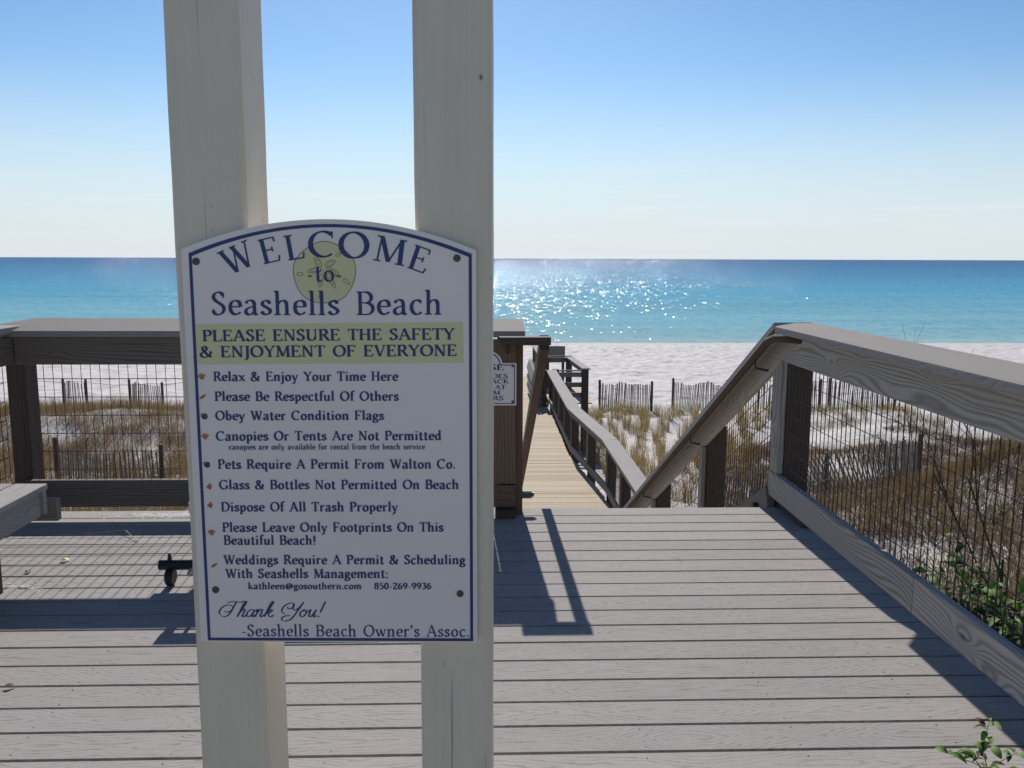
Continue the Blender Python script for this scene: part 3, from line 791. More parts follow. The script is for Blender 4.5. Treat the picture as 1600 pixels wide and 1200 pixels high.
def catmull(P, n=5):
    P = [P[0]] + P + [P[-1]]; out = []
    for i in range(1, len(P) - 2):
        p0, p1, p2, p3 = [np.array(q) for q in P[i - 1:i + 3]]
        for t in np.linspace(0, 1, n, endpoint=False):
            out.append(.5 * ((2 * p1) + (-p0 + p2) * t + (2 * p0 - 5 * p1 + 4 * p2 - p3) * t ** 2 + (-p0 + 3 * p1 - 3 * p2 + p3) * t ** 3))
    out.append(np.array(P[-2])); return out
class Ink:
    """flat print lying in the x-z plane of a sign, a few hundredths of a millimetre proud"""
    def __init__(s, y): s.v = []; s.f = []; s.y = y
    def strip(s, pts, wf, order, fn):
        n = len(pts); base = len(s.v)
        pts = [np.array(p, float) for p in pts]
        closed = np.linalg.norm(pts[0] - pts[-1]) < 1e-6 and n > 4
        for i in range(n):
            if closed: a, b_ = pts[(i - 1) % (n - 1)], pts[(i + 1) % (n - 1)]
            else: a, b_ = pts[max(i - 1, 0)], pts[min(i + 1, n - 1)]
            d = b_ - a; L = np.hypot(*d); d = d / (L if L > 1e-9 else 1)
            nrm = np.array([-d[1], d[0]]); w = wf(d) / 2
            for sg in (1, -1):
                q = fn(pts[i] + nrm * w * sg)
                s.v.append((q[0], s.y - order * .00004, q[1]))
        for i in range(n - 1):
            s.f.append((base + 2 * i, base + 2 * i + 2, base + 2 * i + 3, base + 2 * i + 1))
    def poly(s, pts, order=0):
        base = len(s.v)
        for p in pts: s.v.append((p[0], s.y - order * .00004, p[1]))
        s.f.append(tuple(range(base, base + len(pts))))
    def glyph(s, ch, fn, thick=.13, thin=.055, o0=0):
        nib = math.radians(18)
        for j, st_ in enumerate([t for t in GL[ch][1].split('|') if t]):
            p = st_.split(); kd = p[0]
            if kd == 's':
                x, y, w = map(float, p[1:]); y = y + thin * .5 if y < .3 else y - thin * .5
                s.strip([(x - w / 2, y), (x + w / 2, y)], lambda d: thin, j + o0, fn); continue
            if kd == 'e':
                cx, cy, rx_, ry_, a0, a1 = map(float, p[1:])
                pts = [(cx + rx_ * math.cos(math.radians(a)), cy + ry_ * math.sin(math.radians(a))) for a in np.linspace(a0, a1, max(8, int(abs(a1 - a0) / 15)))]
                if a1 - a0 == 360: pts[-1] = pts[0]
            else:
                pts = [tuple(map(float, q.split(','))) for q in p[1:]]
                if kd == 'a': pts = catmull(pts, 4)
            if kd in ('a', 'e'):
                wf = lambda d: thin + (thick * 1.08 - thin) * abs(d[1] * math.cos(nib) - d[0] * math.sin(nib)) ** 1.2
            elif kd == 'k': wf = lambda d: thick
            elif kd == 't': wf = lambda d: thin * .9
            elif kd == 'b': wf = lambda d: thick * .6
            else: wf = lambda d: thin
            s.strip(pts, wf, j + o0, fn)
    def text(s, txt, x0, x1, zb0, zb1, cap, thick=.13, thin=.055, slope=True, sxf=1.0):
        adv = [GL[c][0] for c in txt]
        last = GL[txt[-1]][0]
        nat = sum(adv) * cap * sxf
        tr = ((x1 - x0) - nat) / max(1, len(txt) - 1)
        sx = sxf
        lim = .07 * cap
        if tr > lim: sx = sxf * ((x1 - x0) - lim * (len(txt) - 1)) / nat; tr = lim
        if tr < .0: sx = sxf * (x1 - x0) / nat; tr = 0
        x = x0
        for i, c in enumerate(txt):
            zb = zb0 + (zb1 - zb0) * (x - x0) / (x1 - x0)
            s.glyph(c, lambda q, x=x, zb=zb: (x + q[0] * cap * sx, zb + q[1] * cap), thick, thin, 7 * (i % 2))
            x += GL[c][0] * cap * sx + tr
    def build(s, name, mat, parent):
        me = mk(name, s.v, s.f)
        # make every face look outwards (-y)
        me.materials.append(mat)
        return mesh_obj(name, me, mat, parent, WM[parent])

# ------------------------------------------------------------------ white posts and welcome sign
yawm = math.radians(YAW)
c0, s0_ = math.cos(yawm), math.sin(yawm)
def camf(xc, yc, z=0.0): return Vector((xc * c0 - yc * s0_, xc * s0_ + yc * c0, z))
def white_post(xc, wdt, label, z1=2.75):
    p = camf(xc, 1.57)
    L = z1 + .02
    # tapering, faintly uneven timber: 12 cross sections
    n = 26; vs = []; fs = []; c = .006
    r_ = random.Random(int(xc * 1000))
    a, b_ = wdt / 2, .07
    off = [[r_.uniform(-.0009, .0009) for _ in range(8)] for _ in range(n)]
    for i in range(n):
        z = -L / 2 + L * i / (n - 1)
        sec = [(-a + c, -b_), (a - c, -b_), (a, -b_ + c), (a, b_ - c), (a - c, b_), (-a + c, b_), (-a, b_ - c), (-a, -b_ + c)]
        for k_, (y, zz) in enumerate(sec): vs.append((z, y + off[i][k_], zz + off[i][(k_ + 3) % 8] * .6))
    for i in range(n - 1):
        for k_ in range(8): fs.append((i * 8 + k_, i * 8 + (k_ + 1) % 8, (i + 1) * 8 + (k_ + 1) % 8, (i + 1) * 8 + k_))
    fs += [tuple(range(7, -1, -1)), tuple((n - 1) * 8 + k_ for k_ in range(8))]
    me = mk('white_post', vs, fs); me.materials.append(M['paint'])
    mt = Matrix.Translation(p + Z * (L / 2 - .001)) @ Matrix.Rotation(yawm, 4, 'Z') @ Matrix(((0, 1, 0, 0), (0, 0, 1, 0), (1, 0, 0, 0), (0, 0, 0, 1)))
    o = mesh_obj('white_post', me, M['paint'], None, mt)
    return tag(o, label, 'post', 'white posts that carry the welcome sign')
white_post(-.517, .126, 'square white painted post behind the left half of the welcome sign')
white_post(-.101, .132, 'square white painted post behind the right half of the welcome sign')

SG = empty('welcome_sign', camf(0, 1.485), 'large white beach welcome sign with arched top and navy lettering on two white posts', 'sign', rot=yawm)
def pxs(x, y, yc=1.485):
    """photo pixel -> (x, z) on the sign plane"""
    ro = math.radians(ROLL); a, b_ = (x - 800) / F, -(y - 600) / F
    a, b_ = a * math.cos(ro) - b_ * math.sin(ro), a * math.sin(ro) + b_ * math.cos(ro)
    p = math.radians(PITCH)
    dy = math.cos(p) + b_ * math.sin(p); dz = -math.sin(p) + b_ * math.cos(p)
    return (a / dy * yc, CAM_H + dz / dy * yc)
XL, XR, ZB, ZS, ZT = -.563, -.0615, .730, 1.434, 1.485
def arc_pts(xl, xr, zs, zt, n=28):
    return [(xl + (xr - xl) * t, zs + (zt - zs) * (1 - (2 * t - 1) ** 2)) for t in np.linspace(0, 1, n)]
out = [(XL, ZB), (XR, ZB)] + arc_pts(XL, XR, ZS, ZT)[::-1]
n = len(out); T = .0125
vs = [(x, .0, z) for x, z in out] + [(x, T, z) for x, z in out]
ins = .0015
cxm, czm = (XL + XR) / 2, (ZB + ZT) / 2
fs = [tuple(range(n)), tuple(range(2 * n - 1, n - 1, -1))] + [((i + 1) % n, i, n + i, n + (i + 1) % n) for i in range(n)]
me = mk('sign_panel', vs, fs); me.materials.append(M['sign'])
mesh_obj('panel', me, M['sign'], SG, WM[SG])
ink = Ink(-.0004)
bx0, bx1, bz0, bz1, bzt = -.5505, -.0690, .7325, 1.4275, 1.477
bpts = [(bx0, bz0), (bx1, bz0)] + arc_pts(bx0, bx1, bz1, bzt)[::-1]
bw = .0054
inner = [(bx0 + bw, bz0 + bw), (bx1 - bw, bz0 + bw)] + [(x, z - bw * 1.02) for x, z in arc_pts(bx0 + bw, bx1 - bw, bz1 + .0003, bzt)[::-1]]
nb2 = len(bpts); base = len(ink.v)
ink.v += [(x, ink.y, z) for x, z in bpts] + [(x, ink.y, z) for x, z in inner]
ink.f += [(base + i, base + (i + 1) % nb2, base + nb2 + (i + 1) % nb2, base + nb2 + i) for i in range(nb2)]
ink.build('border_line', M['navy'], SG)
band = Ink(-.00025)
band.poly([pxs(302, 569.5), pxs(724.5, 567), pxs(723.5, 503.5), pxs(301.5, 506.5)])
band.build('yellow_band', M['cream'], SG)
# sand dollar
dc = pxs(507, 426.3); dr = 49.3 / F * 1.485 * .985
sdl = Ink(-.00025)
ring = []
for a in np.linspace(0, 2 * math.pi, 73)[:-1]:
    r = dr * (1 + .02 * math.cos(5 * (a - math.pi / 2)) - .018 * math.cos(2 * a + 1.2)); ring.append((dc[0] + r * math.cos(a), dc[1] + r * .965 * math.sin(a)))
sdl.poly(ring); sdl.build('sand_dollar', M['cream'], SG)
so = Ink(-.0003)
so.strip(ring + [ring[0]], lambda d: .0014, 0, lambda q: q)
u_ = dr / 50
def petal(cx, cy, L, w, ang, hw=.9):
    pts = []
    for t in np.linspace(0, 2 * math.pi, 19):
        x, y = L / 2 * math.cos(t), w / 2 * math.sin(t) * (1 - .25 * math.cos(t))
        ca, sa = math.cos(ang), math.sin(ang)
        pts.append((dc[0] + (cx + x * ca - y * sa) * u_, dc[1] + (cy + x * sa + y * ca) * u_))
    pts[-1] = pts[0]
    so.strip(pts, lambda d: .0012 * hw, random.randint(0, 3), lambda q: q)
for cx, cy, L, w, a in ((-10, 17, 17, 9, 2.05), (10, 15, 18, 9, .45), (-16, 4, 22, 8, 3.4), (13, 2, 22, 8, -.45), (-6, -9, 28, 9, 4.55), (11, -13, 26, 7, -1.1)):
    petal(cx, cy, L, w, a); petal(cx, cy, L * .6, w * .5, a, .7)
for cx, cy, L, w, a in ((23, 29, 9, 4.5, .5), (-39, -2, 10, 5, .15), (35, -14, 13, 5, -.75), (22, -6, 10, 4, 0), (-7, -36, 11, 5, 1.5)):
    petal(cx, cy, L, w, a)
so.build('sand_dollar_outline', M['outline'], SG)

lt = Ink(-.0006)
pm = 1.485 / F * .985
def arcl(ch, x, y, rot, h=37, thick=.125, thin=.05, wx=1.0):
    cx, cz = pxs(x, y); r = math.radians(rot); adv = GL[ch][0]; hh = h * pm
    def fn(q):
        a, b2 = (q[0] - adv / 2) * hh * wx, (q[1] - .5) * hh
        return (cx + a * math.cos(r) - b2 * math.sin(r), cz + a * math.sin(r) + b2 * math.cos(r))
    lt.glyph(ch, fn, thick, thin)
for a_ in (('W', 371, 403, 24, 40, .14, .055, 1.22), ('E', 421, 391, 13, 39, .14, .055, 1.2), ('L', 460, 386, 9, 39, .14, .055, 1.2), ('C', 503, 381.5, 0, 41.5, .14, .05, 1.35), ('O', 553, 383, -6, 42, .14, .055, 1.38), ('M', 610, 391.5, -11, 40, .14, .055, 1.32), ('E', 656, 405, -20, 39, .14, .055, 1.22)):
    arcl(*a_)
def line(txt, xa, xb, ya, yb, cap, thick=.14, thin=.06, sxf=1.0):
    A, B = pxs(xa, ya), pxs(xb, yb)
    k_ = F / 1.485 / (math.cos(math.radians(PITCH)) - (ya - 600) / F * math.sin(math.radians(PITCH)))
    lt.text(txt, A[0], B[0], A[1], B[1], cap * pm, thick, thin, sxf=sxf)
line('-', 480, 489, 440, 440, 27)
line('to', 492, 523, 440, 440, 27, .13, .06)
line('-', 525, 534, 440, 440, 27)
line('Seashells', 331, 531, 492.5, 492.5, 37, .125, .055)
line('Beach', 557, 691, 492.5, 491.5, 37.5, .125, .055)
line('PLEASE ENSURE THE SAFETY', 317, 710, 533.5, 530.5, 18.3, .175, .085)
line('& ENJOYMENT OF EVERYONE', 313, 714, 558.5, 556, 18.3, .175, .085)
for t_, xa, xb, ya, yb, cp in (
    ('Relax & Enjoy Your Time Here', 334, 622, 595.5, 595, 15.2), ('Please Be Respectful Of Others', 336, 623, 626.5, 626, 15.2),
    ('Obey Water Condition Flags', 337, 600, 656.5, 656, 15.2), ('Canopies Or Tents Are Not Permitted', 338, 690, 688.5, 687.5, 15.4),
    ('Pets Require A Permit From Walton Co.', 341, 712, 732.5, 732, 15.6), ('Glass & Bottles Not Permitted On Beach', 343, 717, 764.5, 764, 15.6),
    ('Dispose Of All Trash Properly', 346, 622, 799, 799, 15.8), ('Please Leave Only Footprints On This', 348, 693, 831, 830.5, 15.8),
    ('Beautiful Beach!', 350, 494, 851, 851, 15.8), ('Weddings Require A Permit & Scheduling', 350, 727, 881.5, 881.5, 15.8),
    ('With Seashells Management:', 353, 607, 903, 903, 15.8)):
    line(t_, xa, xb, ya, yb, cp, .185, .095)
line('canopies are only available for rental from the beach service', 358, 664, 702.5, 702, 9.2, .17, .10)
line('kathleen@gosouthern.com', 388, 565, 920.5, 920.5, 11.4, .185, .10)
line('850-269-9936', 585, 674, 920.5, 920.5, 11.2, .185, .10)
line("-Seashells Beach Owner's Assoc.", 378, 734, 994, 995, 20.5, .125, .06)
# script 'Thank You!'
SC = {
'T': (.95, ['.10,.12 .0,.30 .08,.62 .36,.80 .62,.66 .60,.42 .38,.30 .24,.40', '.30,.96 .62,1.02 .95,.98 1.12,1.06', '.74,1.0 .64,.55 .52,.16 .32,.0 .16,.08']),
'h': (.44, ['.02,.1 .16,.5 .30,.95 .26,1.04 .16,.8 .08,.3 .02,.0', '.06,.2 .2,.48 .31,.5 .3,.3 .26,.06 .34,.0 .46,.14']),
'a': (.44, ['.34,.42 .22,.5 .06,.36 .04,.1 .14,.0 .28,.14 .37,.48', '.37,.48 .32,.1 .36,.0 .46,.12']),
'n': (.48, ['.0,.36 .08,.5 .1,.4 .04,.0', '.06,.2 .2,.46 .31,.5 .32,.34 .28,.08 .34,.0 .48,.14']),
'k': (.46, ['.02,.1 .16,.5 .30,.95 .26,1.04 .16,.8 .08,.3 .02,.0', '.1,.26 .26,.48 .34,.42 .24,.26 .14,.25', '.16,.25 .26,.04 .36,.0 .48,.12']),
'Y': (.95, ['.22,.2 .04,.34 .06,.68 .34,.94 .56,.86 .52,.62 .34,.54 .26,.66', '.52,.9 .56,.6 .66,.46 .84,.6 1.02,1.0', '1.02,1.0 .82,.4 .6,-.14 .3,-.28 .12,-.16 .2,.04 .5,.1']),
'o': (.40, ['.2,.5 .06,.34 .05,.1 .16,.0 .3,.14 .33,.38 .22,.5 .18,.4 .44,.34']),
'u': (.48, ['.02,.36 .12,.5 .1,.2 .13,.02 .24,.06 .36,.36', '.4,.5 .34,.12 .38,.0 .48,.12']),
'!': (.3, ['.16,.3 .22,.7 .28,1.06', '.12,.0 .13,.08']), ' ': (.35, [])}
cap = 26 * pm; A = pxs(341, 963.5); x = A[0]; thank = 'Thank You!'
tot = sum(SC[c][0] for c in thank); W_ = (pxs(503, 963)[0] - A[0]); kx = W_ / (tot * cap)
nib = math.radians(-40)
for i, c in enumerate(thank):
    for j, s_ in enumerate(SC[c][1]):
        pts = catmull([tuple(map(float, q.split(','))) for q in s_.split()], 5)
        lt.strip(pts, lambda d: .035 + .075 * abs(d[1] * .75 + d[0] * .3) ** 1.6, j + 4 * (i % 2), lambda q, x=x: (x + (q[0] + q[1] * .22) * cap * kx, A[1] + q[1] * cap))
    x += SC[c][0] * cap * kx
lt.build('lettering', M['navy'], SG)

# little printed shells as bullet points
def shell(kind, x, y, r_=6.5):
    cx, cz = pxs(x, y); u = pm
    if kind == 'fan':
        i_ = Ink(-.0005)
        P = [(-6, 2), (-3, 5), (1, 4.5), (6.5, 3), (4, -1), (1.5, -5.5), (-1, -4), (-3, -4.5), (-3.5, -1.5), (-6.5, -1)]
        i_.poly([(cx + a * u, cz + b2 * u) for a, b2 in P]); i_.build('shell_print', M['orange'], SG)
        j_ = Ink(-.0006)
        for q in ((-4, 3), (-1, 4), (2.5, 3.6)):
            j_.strip([(cx - 1 * u + 1 * u, cz - 4.5 * u), (cx + q[0] * u, cz + q[1] * u)], lambda d: .7 * u, 0, lambda w: w)
        j_.build('shell_rib', M['outline'], SG)
    elif kind == 'auger':
        i_ = Ink(-.0005)
        i_.poly([(cx + a * u, cz + b2 * u) for a, b2 in [(-6, -3.8), (-3, -4), (1.5, -1.8), (4, 1.5), (6, 4.5), (2, 3), (-2, 1), (-4.5, -1.2)]]); i_.build('shell_print', M['red'], SG)
    elif kind == 'snail':
        i_ = Ink(-.0005)
        i_.poly([(cx + 1.2 * u + 5.2 * u * math.cos(a) * (1 - .12 * math.cos(a)), cz - .6 * u + 5.0 * u * math.sin(a)) for a in np.linspace(0, 2 * math.pi, 17)[:-1]]); i_.build('shell_print', M['umber'], SG)
        j_ = Ink(-.0006)
        j_.poly([(cx + a * u, cz + b2 * u) for a, b2 in [(-6.5, 2.0), (-3, 4.6), (0, 4.3), (-1.2, 1.8), (-4, .6)]])
        j_.strip([(cx + 3.2 * u * math.cos(a), cz - .6 * u + 2.8 * u * math.sin(a)) for a in np.linspace(-1.2, 2.6, 8)], lambda d: .8 * u, 1, lambda w: w)
        j_.build('shell_spiral', M['outline'], SG)
    else:
        i_ = Ink(-.0005)
        i_.poly([(cx + a * u, cz + b2 * u) for a, b2 in [(-5, .5), (-1, 2), (1.5, 6.5), (2.5, 3), (4.8, 1.5), (4, -3), (1, -5.8), (-.8, -3), (-4.6, -3.5), (-2.2, -1)]]); i_.build('shell_print', M['red'], SG)
        j_ = Ink(-.0006)
        j_.poly([(cx + a * u, cz + b2 * u) for a, b2 in [(0, 1), (2, 3), (3, -1), (1, -3)]]); j_.build('shell_spot', M['orange'], SG)
for kd, x, y in (('fan', 315.5, 588.5), ('auger', 317, 619.5), ('snail', 319, 650), ('fan', 321, 682), ('snail', 323, 725.5), ('conch', 326.5, 760), ('conch', 328, 789), ('fan', 331, 832), ('auger', 335, 883)):
    shell(kd, x, y)

def screw_head(cx, cz, r, parent, y0=0.0):
    mb = MB(); N = 14
    rings = [(r, 0.0), (r, -.0012), (r * .8, -.0024), (r * .35, -.0026), (r * .3, -.0012)]
    vs = [];
    for rr_, yy in rings:
        vs += [(cx + rr_ * math.cos(2 * math.pi * i / N), y0 + yy, cz + rr_ * math.sin(2 * math.pi * i / N)) for i in range(N)]
    vs.append((cx, y0 - .0012, cz)); fs = []
    for k_ in range(len(rings) - 1):
        fs += [(k_ * N + i, k_ * N + (i + 1) % N, (k_ + 1) * N + (i + 1) % N, (k_ + 1) * N + i) for i in range(N)]
    fs += [((len(rings) - 1) * N + i, (len(rings) - 1) * N + (i + 1) % N, len(vs) - 1) for i in range(N)]
    me_ = mk('screw', vs, fs); me_.materials.append(M['sign_screw'])
    return mesh_obj('screw', me_, M['sign_screw'], parent, WM[parent])
for x, y in ((306.5, 408.5), (714, 403.5), (337, 921.5), (719, 927.5)):
    c_ = pxs(x, y); screw_head(c_[0], c_[1], .0064, SG)

# ------------------------------------------------------------------ small rinse / shoe sign on the newel post
SS = empty('shoe_sign', (0, 4.652, 0), 'small white navy-bordered notice about shoes on the brown post, half hidden by a white post', 'sign')
sx0, sx1, sz0, sz1, szt = -.235, .170, .627, .860, .94
def sm_outline(ins_):
    x0, x1, z0, z1 = sx0 + ins_, sx1 - ins_, sz0 + ins_, sz1 - ins_
    cx = (sx0 + sx1) / 2; hw = .125 - ins_
    arc = [(cx + hw * math.cos(a), z1 + (szt - ins_ - z1) * math.sin(a)) for a in np.linspace(0, math.pi, 15)]
    return [(x0, z0), (x1, z0), (x1, z1)] + arc + [(x0, z1)]
o_ = sm_outline(0); n = len(o_)
vs = [(x, -.006, z) for x, z in o_] + [(x, .0, z) for x, z in o_]
me = mk('shoe_panel', vs, [tuple(range(n)), tuple(range(2 * n - 1, n - 1, -1))] + [((i + 1) % n, i, n + i, n + (i + 1) % n) for i in range(n)])
me.materials.append(M['sign']); mesh_obj('panel', me, M['sign'], SS, WM[SS])
i_ = Ink(-.0066)
oo, ii = sm_outline(.0085), sm_outline(.0135)
i_.v = [(x, i_.y, z) for x, z in oo] + [(x, i_.y, z) for x, z in ii]
i_.f = [(k_, (k_ + 1) % n, n + (k_ + 1) % n, n + k_) for k_ in range(n)]
i_.build('border_line', M['navy'], SS)
l2 = Ink(-.0068)
def sm(txt, xl, xr, z, cap): l2.text(txt, xl, xr, z, z, cap, .17, .08)
for txt, xl, xr, ypx, cap in (('PLEASE', -.155, .104, 578, .031), ('LEAVE SHOES', -.195, .123, 590.5, .0235), ('ON THE RACK', -.195, .128, 598.5 , .0235), ('LOCATED AT', -.175, .112, 607.5, .0235), ('BOTTOM', -.12, .082, 616, .0235), ('OF STAIRS', -.165, .100, 624.5, .0235)):
    z = .627 + (632.5 - ypx) * .00357
    l2.text(txt, xl, xr, z, z, cap, .18, .085)
l2.build('lettering', M['navy'], SS)
for (x, z) in ((.150, .845), (.150, .648), (-.215, .845), (-.215, .648)):
    screw_head(x, z, .0075, SS, -.006)

# ------------------------------------------------------------------ wheeled metal rack behind the welcome sign
rk = empty('wheeled_rack', (-1.0, 3.6, 0), 'low metal rack on black wheels standing on the deck behind the left white post', 'rack')
def wheel(cx, cy, parent):
    b_ = MB(); N = 18; prof = [(-.017, .012), (-.017, .033), (-.010, .041), (.010, .041), (.017, .033), (.017, .012)]
    vs = []
    for (dx, r) in prof:
        vs += [(cx + dx, cy + r * math.cos(2 * math.pi * i / N), .041 + r * math.sin(2 * math.pi * i / N)) for i in range(N)]
    fs = []
    for k_ in range(5): fs += [(k_ * N + i, k_ * N + (i + 1) % N, (k_ + 1) * N + (i + 1) % N, (k_ + 1) * N + i) for i in range(N)]
    fs += [tuple(range(N)), tuple(range(6 * N - 1, 5 * N - 1, -1))]
    b_.add(vs, fs); return b_.build('wheel', M['black'], parent)
for cx in (-1.375, -.45):
    wheel(cx, 3.66, rk)
b = MB(); b.rod((-1.42, 3.66, .093), (-.38, 3.66, .093), .022, 10, cap=True); b.rod((-1.375, 3.66, .10), (-1.375, 3.66, .145), .012, 8, .006, cap=True)
b.build('crossbar', M['black'], rk)
for cx in (-1.27, -.5):
    b = MB(); b.tube([(cx, 3.60, .075), (cx + .02, 3.85, .09), (cx + .05, 4.15, .20)], .014, 8); b.build('side_tube', M['alu'], rk, smooth=True)
for cx in (-1.235, -1.17, -1.11, -1.05, -.99, -.93, -.87, -.81, -.75, -.69, -.63, -.57):
    b = MB(); b.rod((cx, 3.62, .08), (cx, 3.62, .345), .009 if cx > -1.2 else .022, 8); b.build('upright', M['alu'], rk)
b = MB(); b.box(-1.26, -.42, 3.60, 3.64, .345, .390); b.build('top_bar', M['alu'], rk)

# ------------------------------------------------------------------ sand fences
G_F = 'slatted sand fences standing in the dunes'
slat_me = board_mesh(1.1, .031, .009, M['slat'], c=.002)
def sand_fence(p0, p1, n, label, hgt=1.15, sag=.0, posts=True, lean=0.0, bow=.25, zoff=-.12):
    n = int(n * 1.55)
    p0, p1 = Vector((*p0, 0)), Vector((*p1, 0)); d = p1 - p0; dn = d.normalized(); nr = Vector((dn.y, -dn.x, 0))
    z0 = float(ground_z(p0.x, p0.y))
    F_ = empty('sand_fence', (p0.x, p0.y, z0), label, 'fence', G_F)
    tops = {.25: [], .55: [], .85: []}
    for i in range(n):
        t = (i + .5) / n
        p = p0 + d * t + nr * bow * math.sin(math.pi * t)
        z = float(ground_z(p.x, p.y)) + zoff
        ln = lean * (1 - t) * 1.0 + random.uniform(-.022, .022) + .05 * math.sin(t * 5)
        q = p + dn * ln * hgt + nr * random.uniform(-.03, .03)
        a_ = p + Z * z; b_ = q + Z * (z + hgt * random.uniform(.96, 1.02) - sag * math.sin(math.pi * t))
        x = (b_ - a_); L = x.length; x.normalize(); y = (dn - x * dn.dot(x)).normalized(); zz = x.cross(y)
        mt = Matrix((x * (L / 1.1), y, zz)).transposed().to_4x4(); mt.translation = (a_ + b_) / 2
        mesh_obj('slat', slat_me, M['slat'], F_, mt)
        for k_ in tops: tops[k_].append(a_.lerp(b_, k_) + nr * .008)
    for k_, pts in tops.items():
        b_ = MB(); b_.tube(pts, .004, 3); b_.build('wire', M['rope'], F_)
    if posts:
        for p in (p0, p1):
            z = float(ground_z(p.x, p.y)); b_ = MB()
            b_.rod((p.x, p.y, z - .3), (p.x + random.uniform(-.02, .02), p.y, z + hgt + .02), .05, 10, .047, cap=True)
            b_.build('post', M['post_wood'], F_)
    return F_
sand_fence((4.40, 32.6), (6.2, 31.6), 24, 'slatted sand fence panel standing nearest the boardwalk at the edge of the beach')
sand_fence((7.30, 33.0), (9.35, 32.3), 24, 'slatted sand fence panel second to the right of the boardwalk, half behind the stair railing')
sand_fence((10.6, 32.8), (12.7, 32.0), 22, 'slatted beach fence panel seen through the mesh just right of the corner post')
sand_fence((13.4, 32.9), (15.6, 32.0), 22, 'slatted sand fence panel at the beach edge, farthest right through the railing mesh')
sand_fence((-16.0, 32.9), (-14.9, 32.4), 12, 'distant slatted sand fence on the left, above the brown grass, leftmost of the two')
sand_fence((-13.5, 32.9), (-12.1, 32.4), 16, 'distant slatted sand fence on the left, beside the welcome sign')
sand_fence((-9.3, 18.6), (-6.9, 18.2), 22, 'dark slatted sand fence low in the dune on the left, below the white sand patch', sag=.1)
sand_fence((6.1, 14.9), (8.2, 15.7), 30, 'collapsing sand fence with fanned leaning slats behind the right railing mesh', hgt=.95, lean=-.75, bow=.35)
sand_fence((3.6, 13.6), (5.4, 14.4), 24, 'dark slatted sand fence seen through the stair railing mesh', hgt=.9, lean=.1)
# ------------------------------------------------------------------ grass and scrub
def blades(cx, cy, n_per, spread, hmin, hmax, w, lean, rs, zoff=-.03):
    """arrays of clump centres -> (verts, tris) of curved tapering blades"""
    N = len(cx) * n_per
    bx = np.repeat(cx, n_per); by = np.repeat(cy, n_per)
    hs = np.repeat(rs.uniform(.7, 1.25, len(cx)), n_per)
    r = spread * np.sqrt(rs.random(N)); a = rs.uniform(0, 2 * np.pi, N)
    bx = bx + r * np.cos(a); by = by + r * np.sin(a)
    bz = ground_z(bx, by) + zoff
    h = rs.uniform(hmin, hmax, N) * hs; le = rs.uniform(.1, 1, N) * lean * h
    aa = a + rs.normal(0, .8, N); dx, dy = np.cos(aa), np.sin(aa)
    wa = rs.uniform(0, np.pi, N); wx, wy = np.cos(wa) * w / 2, np.sin(wa) * w / 2
    V = np.zeros((N, 5, 3))
    V[:, 0] = np.stack([bx - wx, by - wy, bz], -1); V[:, 1] = np.stack([bx + wx, by + wy, bz], -1)
    mx, my, mz = bx + dx * le * .35, by + dy * le * .35, bz + h * .6
    V[:, 2] = np.stack([mx - wx * .7, my - wy * .7, mz], -1); V[:, 3] = np.stack([mx + wx * .7, my + wy * .7, mz], -1)
    V[:, 4] = np.stack([bx + dx * le, by + dy * le, bz + h * (1 - .25 * (le / np.maximum(h, .01)))], -1)
    idx = np.arange(N)[:, None] * 5
    T_ = np.concatenate([idx + np.array([[0, 1, 3]]), idx + np.array([[0, 3, 2]]), idx + np.array([[2, 3, 4]])], 1).reshape(-1, 3)
    return V.reshape(-1, 3), T_
def np_mesh(name, V, T_, mat):
    me_ = bpy.data.meshes.new(name)
    me_.vertices.add(len(V)); me_.vertices.foreach_set('co', np.ascontiguousarray(V, dtype=np.float32).ravel())
    me_.loops.add(T_.size); me_.loops.foreach_set('vertex_index', T_.astype(np.int32).ravel())
    me_.polygons.add(len(T_)); me_.polygons.foreach_set('loop_start', (np.arange(len(T_)) * 3).astype(np.int32))
    me_.update(calc_edges=True); me_.materials.append(mat); return me_
def off_walk(x, y): return ((x < -.1) | (x > 2.7)) | (y > 31.5)
def off_oats(x, y): return ~((y > 13.5) & (x > 2.4) & (x < 2.9 + (y - 11.5) * .36))
def scatter(n, x0, x1, y0, y1, thr, rs, sc_=.28, seed=0.0):
    x = rs.uniform(x0, x1, n); y = rs.uniform(y0, y1, n)
    f = fbm(x * sc_ + seed, y * sc_ * 1.3 + seed, 3)
    k_ = (f > thr) & off_walk(x, y) & off_oats(x, y); return x[k_], y[k_]
rs = np.random.default_rng(5)
# dry brown grass masses left and right
x, y = scatter(11500, -26, -.5, 6, 31, .41, rs, .30, 3.0)
V, T_ = blades(x, y, 16, .22, .2, .6, .009, .5, rs)
tag(mesh_obj('dune_grass', np_mesh('dune_grass', V, T_, M['dry_grass']), None), 'brown dry dune grass covering the dunes left of the boardwalk', kind='stuff')
x, y = scatter(4600, 7.0, 26, 5, 31, .51, rs, .42, 8.0)
V, T_ = blades(x, y, 18, .20, .12, .42, .009, .6, rs)
x2, y2 = scatter(2400, 3.0, 8, 4.5, 26, .53, rs, .55, 1.0)
V2, T2 = blades(x2, y2, 18, .16, .12, .38, .008, .6, rs)
x3, y3 = scatter(5200, 2.2, 12, 2.6, 12.5, .40, rs, .8, 41.0)
V3, T3 = blades(x3, y3, 18, .2, .12, .42, .007, .9, rs)
T2 = np.concatenate([T2, T3 + len(V2)]); V2 = np.concatenate([V2, V3])
tag(mesh_obj('dune_grass', np_mesh('dune_grass', np.concatenate([V, V2]), np.concatenate([T_, T2 + len(V)]), M['dry_grass']), None), 'brown dry grass over the dunes behind the right railing', kind='stuff')
